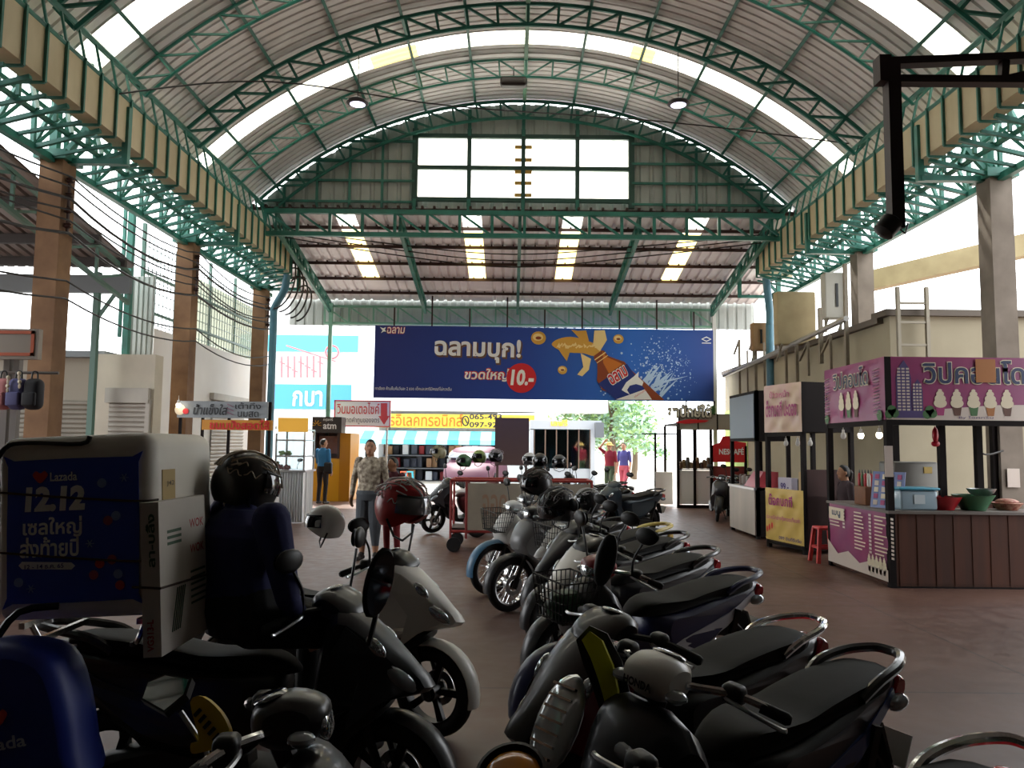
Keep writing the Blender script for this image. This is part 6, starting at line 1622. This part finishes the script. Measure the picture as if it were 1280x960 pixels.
for k, x in enumerate((.07, .13, .2)): mb.m(3).disc(None, .02, 10, F3 @ T_((x, .16 + .03 * k, .024)), .05)
mb.build('lettering', [MAG, mat('print_rose', '#b8607e', .5), VIO, REDM], s2, smooth=0)
for k, (x, z) in enumerate(((.25, 1.58), (.55, 1.58), (.85, 1.58))): bulb(S2 @ V((x, .2, z)), f'unlit bulb under the sign of the snack stall, {["first", "second", "third"][k]} from the far side', 'bulbs of the snack stall', False, .05)
for k, (x, w, h, c, nm, cat) in enumerate(((.35, .34, .24, '#b9b2c0', 'white card sign with violet letters standing on the snack stall counter', 'sign card'), (.78, .16, .34, '#b59a72', 'open carton flap box on the snack stall counter', 'box'))):
    q = S2 @ V((x, .15, .82)); o = MB().box((0, 0, h / 2), (w, .1, h)).build('counter_card' if k == 0 else 'small_carton', mat('card_%d' % k, c, .6), loc=q); o.rotation_euler = (0, 0, math.atan2(dv.y, dv.x)); tag(o, nm, cat)
    if k == 0:
        mb = MB(); letter(mb, '99.-', facing((-.1, -.054, .06), (1, 0, 0), (0, 0, 1)), .2, .1, .03); mb.build('lettering', VIO, o, smooth=0)
q = S2 @ V((.3, .5, .82)); item('food_warmer', 'round black pot on the snack stall counter', 'pot', q, MB().lathe([(.1, 0), (.14, .05), (.14, .2), (.06, .26), (.02, .3)], 20), BLK)
# third stall
A3, B3 = V((4.06, 14.3, 0)), V((4.06, 12.74, 0))
s3 = thing('freezer_stall', 'stall with blank grey sign and pale freezer cabinet, farthest of three', 'food stall', (4.06, 14.3, 0), R(-90)); Lw = 1.5
mb = MB()
for x in (.03, Lw - .03):
    for y in (.03, .55): mb.bar((x, y, 0), (x, y, 2.46), .06)
mb.build('frame', FRM, s3, smooth=0)
MB().b2((0, .0, 1.62), (Lw, .58, 2.46)).build('sign_box', FRM, s3, smooth=0); MB().b2((.05, -.012, 1.67), (Lw - .05, 0, 2.41)).build('sign_panel', mat('sign_slate', '#6f7c88', .5), s3, smooth=0)
MB().b2((.0, -.02, .06), (Lw - .03, .55, .80)).build('freezer_cabinet', mat('freezer_pale', '#b3a89a', .45, noise=.4, scale=2.5, stretch=(1, 1, .2)), s3, smooth=0); MB().b2((-.02, -.04, .80), (Lw, .57, .84)).build('counter_top', STEEL, s3, smooth=0)
MB().b2((Lw - .02, 0, .05), (Lw, .6, .84)).build('side_board', FRM, s3, smooth=0)
o = MB().add([(-.3, -.2, 0), (.3, -.2, 0), (.3, .2, 0), (-.3, .2, 0), (-.22, -.05, .26), (.3, -.05, .26), (.3, .2, .26), (-.22, .2, .26)], [(0, 3, 2, 1), (4, 5, 6, 7), (0, 1, 5, 4), (1, 2, 6, 5), (2, 3, 7, 6), (3, 0, 4, 7)]).build('display_lid', mat('red_lid', '#a5323a', .4), loc=(4.28, 13.25, .842), smooth=0); o.rotation_euler = (0, 0, R(-90)); tag(o, 'slanted red display lid on the pale freezer counter', 'lid')
for k in range(4):
    o = MB().rbox((0, 0, .08), (.12, .14, .16 + .04 * (k % 2)), .02).build('rack_item', mat('jar_brown_%d' % (k % 2), '#4f3326' if k % 2 else '#6d6258', .5), loc=(4.45, 12.85 + k * .02, 1.05 + k * .0))
    o.location = (4.25 + .0 * k, 13.75 + .13 * k, .842); tag(o, f'small brown jar on the freezer counter, {["first", "second", "third", "fourth"][k]} from the front', 'jar', 'jars on the freezer counter')
# tea kiosk
K0 = V((3.84, 19.6, 0)); kq = thing('tea_kiosk', 'white counter tea kiosk with dark frame and letter sign on its roof', 'kiosk', (4.15, 19.2, 0))
kw, kd = P(889, 600, 19.2).x - 4.15, 1.6; HK = P(850, 531, 19.2).z; hc_ = P(850, 586, 19.2).z
mb = MB()
for x in (0, kw * .5, kw):
    for y in (0, kd): mb.bar((x, y, 0), (x, y, HK), .06)
mb.bar((-.45, .6, 0), (-.45, .6, HK - .2), .05); mb.b2((0, -.03, HK - .12), (kw + .9, .03, HK)).b2((0, -.03, 0), (kw, .02, .08)).b2((0, -.03, hc_ - .03), (kw, .03, hc_)).b2((-.9, -.02, HK - .25), (0, .02, HK - .22)); mb.build('frame', FRM, kq, smooth=0)
mb = MB().b2((.04, .0, .1), (kw - .03, .06, hc_ - .04)); mb.build('counter_panel', WHITEP, kq, smooth=0); MB().b2((-.45, .55, .05), (-.02, .6, hc_ - .1)).build('side_panel', WHITEP, kq, smooth=0)
MB().b2((-.02, -.04, HK), (kw + .9, kd, HK + .05)).build('roof', FRM, kq, smooth=0)
mb = MB().b2((0, -.06, HK - .12), (kw + .9, -.03, HK + .28))
for k in range(4): mb.m(1).b2((k * .48, -.07, HK - .12), (k * .48 + .03, -.055, HK + .28))
mb.build('fascia', [mat('kiosk_fascia', '#9b978a', .6), FRM], kq, smooth=0)
mb = MB(); ws = P(889, 510, 19.1).x - P(836, 510, 19.1).x
sgM = facing((P(836, 520, 19.1).x - 4.15, -.1, P(836, 521, 19.1).z), (1, 0, 0), (0, 0, 1))
letter(mb.m(1), 'ชาปักษ์ใต้', sgM, ws, .30, .09, .0, 0); letter(mb.m(0), 'ชาปักษ์ใต้', sgM @ T_((0, 0, .02)), ws, .30, .03); mb.m(2).poly([sgM @ V(q) for q in ((.1, -.14, .01), (.5, -.05, .01), (1.0, -.08, .01), (.9, -.13, .01), (.4, -.17, .01))])
mb.m(3).ell(sgM @ V((ws + .05, .18, 0)), (.06, .03, .12), 10, 8); mb.build('lettering', [mat('sign_ivory', '#d8d2be', .5), mat('sign_shadow', '#3c3a30', .5), REDM, GRNP], kq, smooth=0)
MB().bar((.2, -.08, HK + .25), (.2, -.08, HK + .6), .03).bar((.9, -.08, HK + .25), (.9, -.08, HK + .6), .03).build('sign_support', FRM, kq, smooth=0)
rn = random.Random(2)
for k in range(9):
    c = ('#6a5138', '#8a7452', '#40362c', '#a08e72')[k % 4]
    o = MB().lathe([(.05, 0), (.055, .02), (.05, .14 + .06 * (k % 3)), (.03, .17 + .06 * (k % 3))], 12).build('tea_jar', mat('jar_' + c[1:], c, .4), loc=(4.25 + k * .085, 19.32 + .06 * (k % 2), hc_ + .001))
    tag(o, f'tea jar on the kiosk counter, {["first", "second", "third", "fourth", "fifth", "sixth", "seventh", "eighth", "ninth"][k]} from its left end', 'jar', 'jars on the kiosk counter')
nx0 = P(889, 545, 18.8); nx1 = P(933, 578, 18.8)
t = thing('coffee_panel', 'red arched coffee sign panel behind the freezer stall', 'sign', (0, 18.8, 0))
mb = MB(facing((nx0.x, 0, nx1.z), (1, 0, 0), (0, 0, 1))); w_, h_ = nx1.x - nx0.x, nx0.z - nx1.z
mb.prism([(0, 0), (w_, 0), (w_, h_ * .75), (w_ * .75, h_ * .8), (w_ * .62, h_), (w_ * .35, h_), (w_ * .25, h_ * .75), (0, h_ * .62)], -.04); mb.build('panel', REDM, t, smooth=0)
mb = MB(); letter(mb, 'NESCAFÉ', facing((nx0.x + w_ * .22, -.012, nx1.z + h_ * .30), (1, 0, 0), (0, 0, 1)), w_ * .7, h_ * .26, .03); mb.build('lettering', WHT, t, smooth=0)
MB().b2((nx0.x - .02, .0, 0), (nx0.x + .04, .05, nx1.z + .4)).b2((nx1.x - .04, .0, 0), (nx1.x + .02, .05, nx1.z + .4)).build('post', FRM, t, smooth=0)
MB().b2((nx0.x + .05, .05, .02), (nx1.x, .12, nx1.z - .1)).build('lower_panel', mat('fade_red_panel', '#7d2a28', .6), t, smooth=0)
# ---------------------------------------------------------------- more motorbikes beyond
motorbike('dark motorbike parked between the kiosk and the freezer stall', 4.2, 15.8, -105, body='#16161a', kind='wave', head='round', cowl='#2a2a30', group='motorbikes by the tea kiosk')
motorbike('black motorbike close behind the freezer stall with its wheel towards us', 4.55, 16.0, -102, body='#121214', kind='wave', head='round', group='motorbikes by the tea kiosk', basket=True)
motorbike('dark motorbike far beyond the row, its rear wheel towards the walkers', .95, 15.9, 182, body='#17171a', kind='scooter', cowl='#222')if False else motorbike('dark motorbike far beyond the row, its rear wheel towards the walkers', .95, 15.9, 182, body='#17171a', kind='scooter')
motorbike('black and dark red scooter standing beside the red cart', -1.32, 13.2, 205, body='#151316', cowl='#1b1b1e', accent='#26262a', side='#5f1620', seatc=mat('seat_maroon', '#4a1820', .5), steer=10)
motorbike('white motorbike with yellow seat and number plate beside the silver stall table', -5.1, 17.9, 120, body='#c9c6be', kind='wave', head='round', seatc=mat('seat_yellow', '#a89a3a', .5))
GB = 'motorbikes parked behind the red cart'
for k, (x, y, a, c, lab) in enumerate(((-.55, 12.7, 215, '#5a2a30', 'maroon motorbike directly behind the red cart, first from the left'), (.0, 13.3, 212, '#24342a', 'dark green motorbike behind the red cart, second from the left'), (.45, 12.6, 216, '#202024', 'black motorbike behind the red cart, third from the left'), (.95, 13.2, 214, '#8c8f94', 'silver motorbike behind the red cart, fourth from the left'), (1.45, 12.6, 218, '#1f2f3a', 'blue-black motorbike behind the right end of the red cart'))):
    motorbike(lab, x, y, a, body=c, kind='wave' if k % 2 else 'scooter', head='round' if k % 2 else 'nose', group=GB)
GH2 = 'helmets on the motorbikes behind the red cart'
for k, (px, py, Y, c, lab, st) in enumerate(((548, 566, 13.0, '#8f8a6a', 'khaki patterned helmet on the scooter left of the red cart', '#4c4a3a'), (580, 577, 13.2, '#2e5a38', 'green helmet over the left end of the red cart', None), (599, 572, 13.4, '#7a8f4a', 'small yellow-green helmet beside the green one', None), (620, 571, 13.3, '#55505a', 'grey helmet over the middle of the red cart', '#8f8a9a'), (662, 575, 13.5, '#b8babd', 'pale helmet over the red cart, near the dark notice board', None), (675, 576, 12.9, '#17171a', 'black helmet behind the patterned helmet of the row', None), (699, 578, 12.9, '#3a3d42', 'dark grey helmet above the right end of the red cart', None))):
    helmet(lab, P(px, py, Y), 200 + 12 * k, c, stripe=st, s=.98, group=GH2)
c1, c2 = P(590, 570, 26), P(626, 570, 26)
car = thing('parked_car', 'small pink and dark car parked in the street before the electronics shop', 'car', ((c1.x + c2.x) / 2 - .3, 26, 0), R(82))
MB().pillow(spl2([(-1.9, .35), (-1.95, .8), (-1.2, .95), (-.7, 1.4), (.6, 1.42), (1.2, .98), (1.9, .85), (1.95, .35)], 3), .8).build('body', mat('car_maroon', '#4a1530', .6), car)
MB().pillow(spl2([(-1.1, .98), (-.68, 1.34), (.58, 1.36), (1.1, 1.0)], 3), .815).build('window_glass', mat('car_glass', '#2a3340', .1, coat=1), car)
for x in (-1.2, 1.2):
    for y in (-.75, .75): MB(Matrix.Translation((x, y, .31)) @ Matrix.Rotation(R(90), 4, 'X')).lathe([(.12, -.09), (.31, -.09), (.31, .09), (.12, .09)], 24).build('wheel', RUB, car)
# red cart with pale panels
cx0, cx1, cy_ = -.85, 1.15, 11.0
ct = thing('barrier_cart', 'red framed handcart with faded white panels on small black wheels', 'cart', (0, cy_, 0)); RF = mat('cart_red', '#8e2a26', .5)
mb = MB()
for y in (0, .6):
    for x in (cx0, cx0 + .22, cx1): mb.tube([(x, y, .18), (x, y, 1.0)], .018, 8)
    mb.tube([(cx0, y, 1.0), (cx1, y, 1.0)], .02, 8); mb.tube([(cx0, y, .28), (cx1, y, .28)], .02, 8)
for x in (cx0, cx1): mb.tube([(x, 0, 1.0), (x, .6, 1.0)], .02, 8); mb.tube([(x, 0, .28), (x, .6, .28)], .02, 8); mb.tube([(x, 0, .6), (x, .6, .6)], .015, 8)
mb.build('frame', RF, ct)
MB().b2((cx0 + .24, -.01, .30), (cx1 - .02, .01, .96)).build('front_panel', mat('cart_panel', '#b0a695', .7, noise=.4, scale=3), ct, smooth=0)
MB().b2((cx0, .02, .29), (cx1, .6, .33)).build('bed', mat('cart_bed', '#3b2a24', .7), ct, smooth=0)
mb = MB(); Qc = facing((cx0 + .45, -.013, .50), (1, 0, 0), (0, 0, 1)); letter(mb, 'จอด', Qc, .34, .3, .01); mb.build('faded_lettering', mat('faded_orange', '#a58570', .7), ct, smooth=0)
for x, y in ((cx0 + .05, -.02), (cx0 + .05, .62), (cx1 - .05, -.02), (cx1 - .05, .62)):
    w = MB(Matrix.Translation((x, y, .1)) @ Matrix.Rotation(R(90), 4, 'X')).lathe([(.02, -.03), (.1, -.03), (.1, .03), (.02, .03)], 20); w.build('wheel', RUB, ct)
# ---------------------------------------------------------------- stalls on the left
t = thing('ice_cart', 'dessert cart with a grey hand-lettered sign and orange lower sign beside the white wall', 'food cart', (0, 0, 0)); Y = 12.6
a, b = P(222, 501, Y), P(334, 523, Y)
MB().b2((a.x, Y, b.z), (b.x, Y + .06, a.z)).build('sign_board', mat('sign_greyblue', '#8d9499', .6), t, smooth=0)
c, d = P(252, 523, Y), P(340, 538, Y); MB().b2((c.x, Y + .02, d.z), (d.x, Y + .05, c.z - .02)).build('lower_sign', mat('sign_orange', '#c98a2a', .5), t, smooth=0)
mb = MB(); S_ = L1(Y)
letter(mb.m(0), 'น้ำแข็งใส', sign_M(241, 518, Y - .01), S_ * 42, S_ * 13, .02, .15); letter(mb.m(0), 'เต้าทึง', sign_M(294, 511, Y - .01), S_ * 32, S_ * 8, .01); letter(mb.m(0), 'นมสด', sign_M(297, 521, Y - .01), S_ * 26, S_ * 7, .01)
letter(mb.m(1), 'ขนมปังสอดไส้', sign_M(262, 536, Y + .005), S_ * 74, S_ * 11, .03); mb.m(2).disc(None, .05, 12, facing(P(232, 514, Y - .01), (1, 0, 0), (0, 0, 1))); mb.m(3).disc(None, .09, 14, facing(P(225, 512, Y - .008), (1, 0, 0), (0, 0, 1)))
for k in range(3): mb.m(4).bar(P(284, 505 + k * 5, Y - .01), P(292, 509 + k * 5, Y - .01), .02, .004)
mb.build('lettering', [mat('sign_slate_ink', '#2b3036', .5), REDM, REDM, CRM, MAG], t, smooth=0)
mb = MB(); 
for px in (224, 252, 285, 336): p = P(px, 560, Y + .1); mb.bar((p.x, Y + .1, 0), (p.x, Y + .1, a.z), .04)
mb.bar((a.x, Y + .1, .85), (b.x, Y + .1, .85), .04); mb.build('frame', FRM, t, smooth=0)
MB().b2((a.x, Y + .05, .12), (b.x, Y + .8, .82)).build('counter', mat('steel_counter', '#8d8f90', .35, .7), t, smooth=0); MB().b2((a.x - .03, Y, .82), (b.x + .03, Y + .85, .86)).build('counter_top', STEEL, t, smooth=0)
bulb(P(223, 506, Y - .12), 'bright bulb at the left end of the grey lettered cart sign', on=True, wire=.08)
bulb(P(345, 538, 13.6), 'bright bulb beside the orange sign of the dessert cart', on=True, wire=.1)
t = thing('glass_cart', 'street food cart with a glass case and a silver pleated skirt', 'food cart', (0, 0, 0)); Y = 14.6
a, b = P(344, 590, Y), P(378, 640, Y); zt_ = a.z
ring = [(a.x + (b.x - a.x) * k / 40, Y + .03 * math.sin(k * 1.7)) for k in range(41)] + [(b.x + .02 * math.sin(k * 1.9), Y + .7 * k / 20) for k in range(1, 21)]
MB().loft([[(x, y, z) for x, y in ring] for z in (.02, zt_)], caps=False, closed=False).build('skirt', mat('silver_skirt', '#dcdde0', .4, .3), t, smooth=60)
MB().b2((a.x - .05, Y - .04, zt_), (b.x + .04, Y + .75, zt_ + .04)).build('table_top', STEEL, t, smooth=0)
mb = MB(); zz = P(350, 537, Y).z
for x in (a.x, b.x):
    for y in (Y, Y + .7): mb.bar((x, y, zt_), (x, y, zz), .03)
for z in (zt_ + .3, zt_ + .6, zz): mb.bar((a.x, Y, z), (b.x, Y, z), .03); mb.bar((b.x, Y, z), (b.x, Y + .7, z), .03)
mb.build('frame', STEEL, t, smooth=0); MB().b2((a.x, Y - .005, zt_ + .05), (b.x, Y + .005, zz)).build('glass_panel', glass('case_glass', '#dfe8ea', .85), t, smooth=0)
MB().b2((a.x, Y + .1, zt_ + .28), (b.x, Y + .6, zt_ + .3)).build('shelf', STEEL, t, smooth=0)
c, d = P(348, 522, Y), P(375, 540, Y); MB().b2((c.x, Y - .02, d.z), (d.x + .15, Y + .02, c.z)).build('lit_sign', mat('lit_amber', '#d9a23a', .5, emit=.35), t, smooth=0)
for k, (px, py, c, nm) in enumerate(((356, 571, '#6d8f4a', 'heap of green leaves on the glass cart shelf'), (355, 588, '#8e2a34', 'tray of dark red fruit in the glass cart'))):
    p = P(px, py, Y + .3); mb = MB(); rn = random.Random(k)
    for q in range(26): mb.ell((rn.uniform(-.13, .13), rn.uniform(-.1, .1), rn.uniform(.02, .08)), (.035, .03, .025), 8, 6)
    o = mb.build('leaf_heap' if k == 0 else 'fruit_heap', mat('produce_%d' % k, c, .6), loc=(p.x, Y + .3, zt_ + .3 if k == 0 else zt_ + .04)); tag(o, nm, 'produce', kind='stuff')
# bag stall at the left edge
t = thing('bag_stall', 'market stall by the nearest brown column with an orange bordered sign board', 'stall', (0, 0, 0)); Y = 7.2
a, b = P(-90, 405, Y), P(47, 449, Y); a.z = P(30, 411, Y).z
MB().b2((a.x, Y, b.z), (b.x, Y + .06, a.z)).build('sign_board', mat('sign_taupe', '#9a8f83', .7), t, smooth=0)
mb = MB()
for q in ((a.x, a.z - .05, b.x - .04, a.z - .02), (a.x, b.z + .03, b.x - .04, b.z + .06), (b.x - .07, b.z + .03, b.x - .04, a.z - .02)): mb.b2((q[0], Y - .008, q[1]), (q[2], Y, q[3]))
mb.build('border', mat('sign_coral', '#c05a35', .6), t, smooth=0)
mb = MB(); pz = b.z - .12; mb.tube([(a.x, Y + .1, pz), (P(66, 460, Y).x, Y + .1, pz)], .015, 6)
for px in (8, 20): p = P(px, 500, Y + .2); mb.bar((p.x, Y + .2, 0), (p.x, Y + .2, a.z), .06)
mb.build('frame', mat('stall_post', '#6f6862', .6), t, smooth=0)
MB().b2((a.x, Y - .2, .12), (P(26, 600, Y).x, Y + .6, .95)).build('counter', mat('counter_brown', '#3a2c26', .7), t, smooth=0)  # counter in one plain dark brown
for k, (px, c, nm) in enumerate(((-2, '#c98484', 'pink backpack hanging partly cut off in the bag stall'), (17, '#5b5b8a', 'blue-violet backpack with pale charms hanging in the bag stall'), (37, '#1b1a1f', 'black backpack hanging by the brown column in the bag stall'))):
    p = P(px, 512, Y); t2 = thing('backpack', nm, 'backpack', (p.x, Y + .05, p.z), group='backpacks of the bag stall')
    hh = pz - p.z - .06
    MB().rbox((0, 0, hh / 2), (.17, .13, hh), .06, 4).build('body', mat('bag_' + c[1:], c, .7), t2); MB().rbox((0, -.075, hh * .33), (.13, .04, hh * .45), .02).build('pocket', mat('bag_' + c[1:], c), t2)
    MB().tube(spl([(-.03, 0, hh - .01), (-.02, 0, hh + .06), (.02, 0, hh + .06), (.03, 0, hh - .01)], 4), .008, 6).build('strap', BLK, t2)
    if k == 1:
        m = MB()
        for x, z in ((-.05, .3), (.05, .34), (-.05, .22), (.06, .26)): m.ell((x, -.08, z), (.02, .012, .02), 10, 6); m.ell((x, -.08, z - .04), (.014, .01, .025), 8, 6)
        m.build('charm', CRM, t2)
rn = random.Random(8)
for k in range(9):
    p = P(rn.uniform(-6, 20), 0, Y)
    c = ('#8d7a68', '#b7a796', '#5d4a45', '#a33a35', '#c9b9a4')[k % 5]
    o = MB().ell((0, 0, .03), (.11, .09, .03 + .012 * (k % 3)), 14, 8).build('folded_garment', mat('garment_' + c[1:], c, .85, bump=.3, scale=20), loc=(p.x + .02, Y - .05 + .06 * (k % 3), .955 + .055 * (k // 3)))
    tag(o, f'folded garment on the bag stall table, {["first", "second", "third", "fourth", "fifth", "sixth", "seventh", "eighth", "ninth"][k]} of the pile', 'garment', 'folded garments on the bag stall')
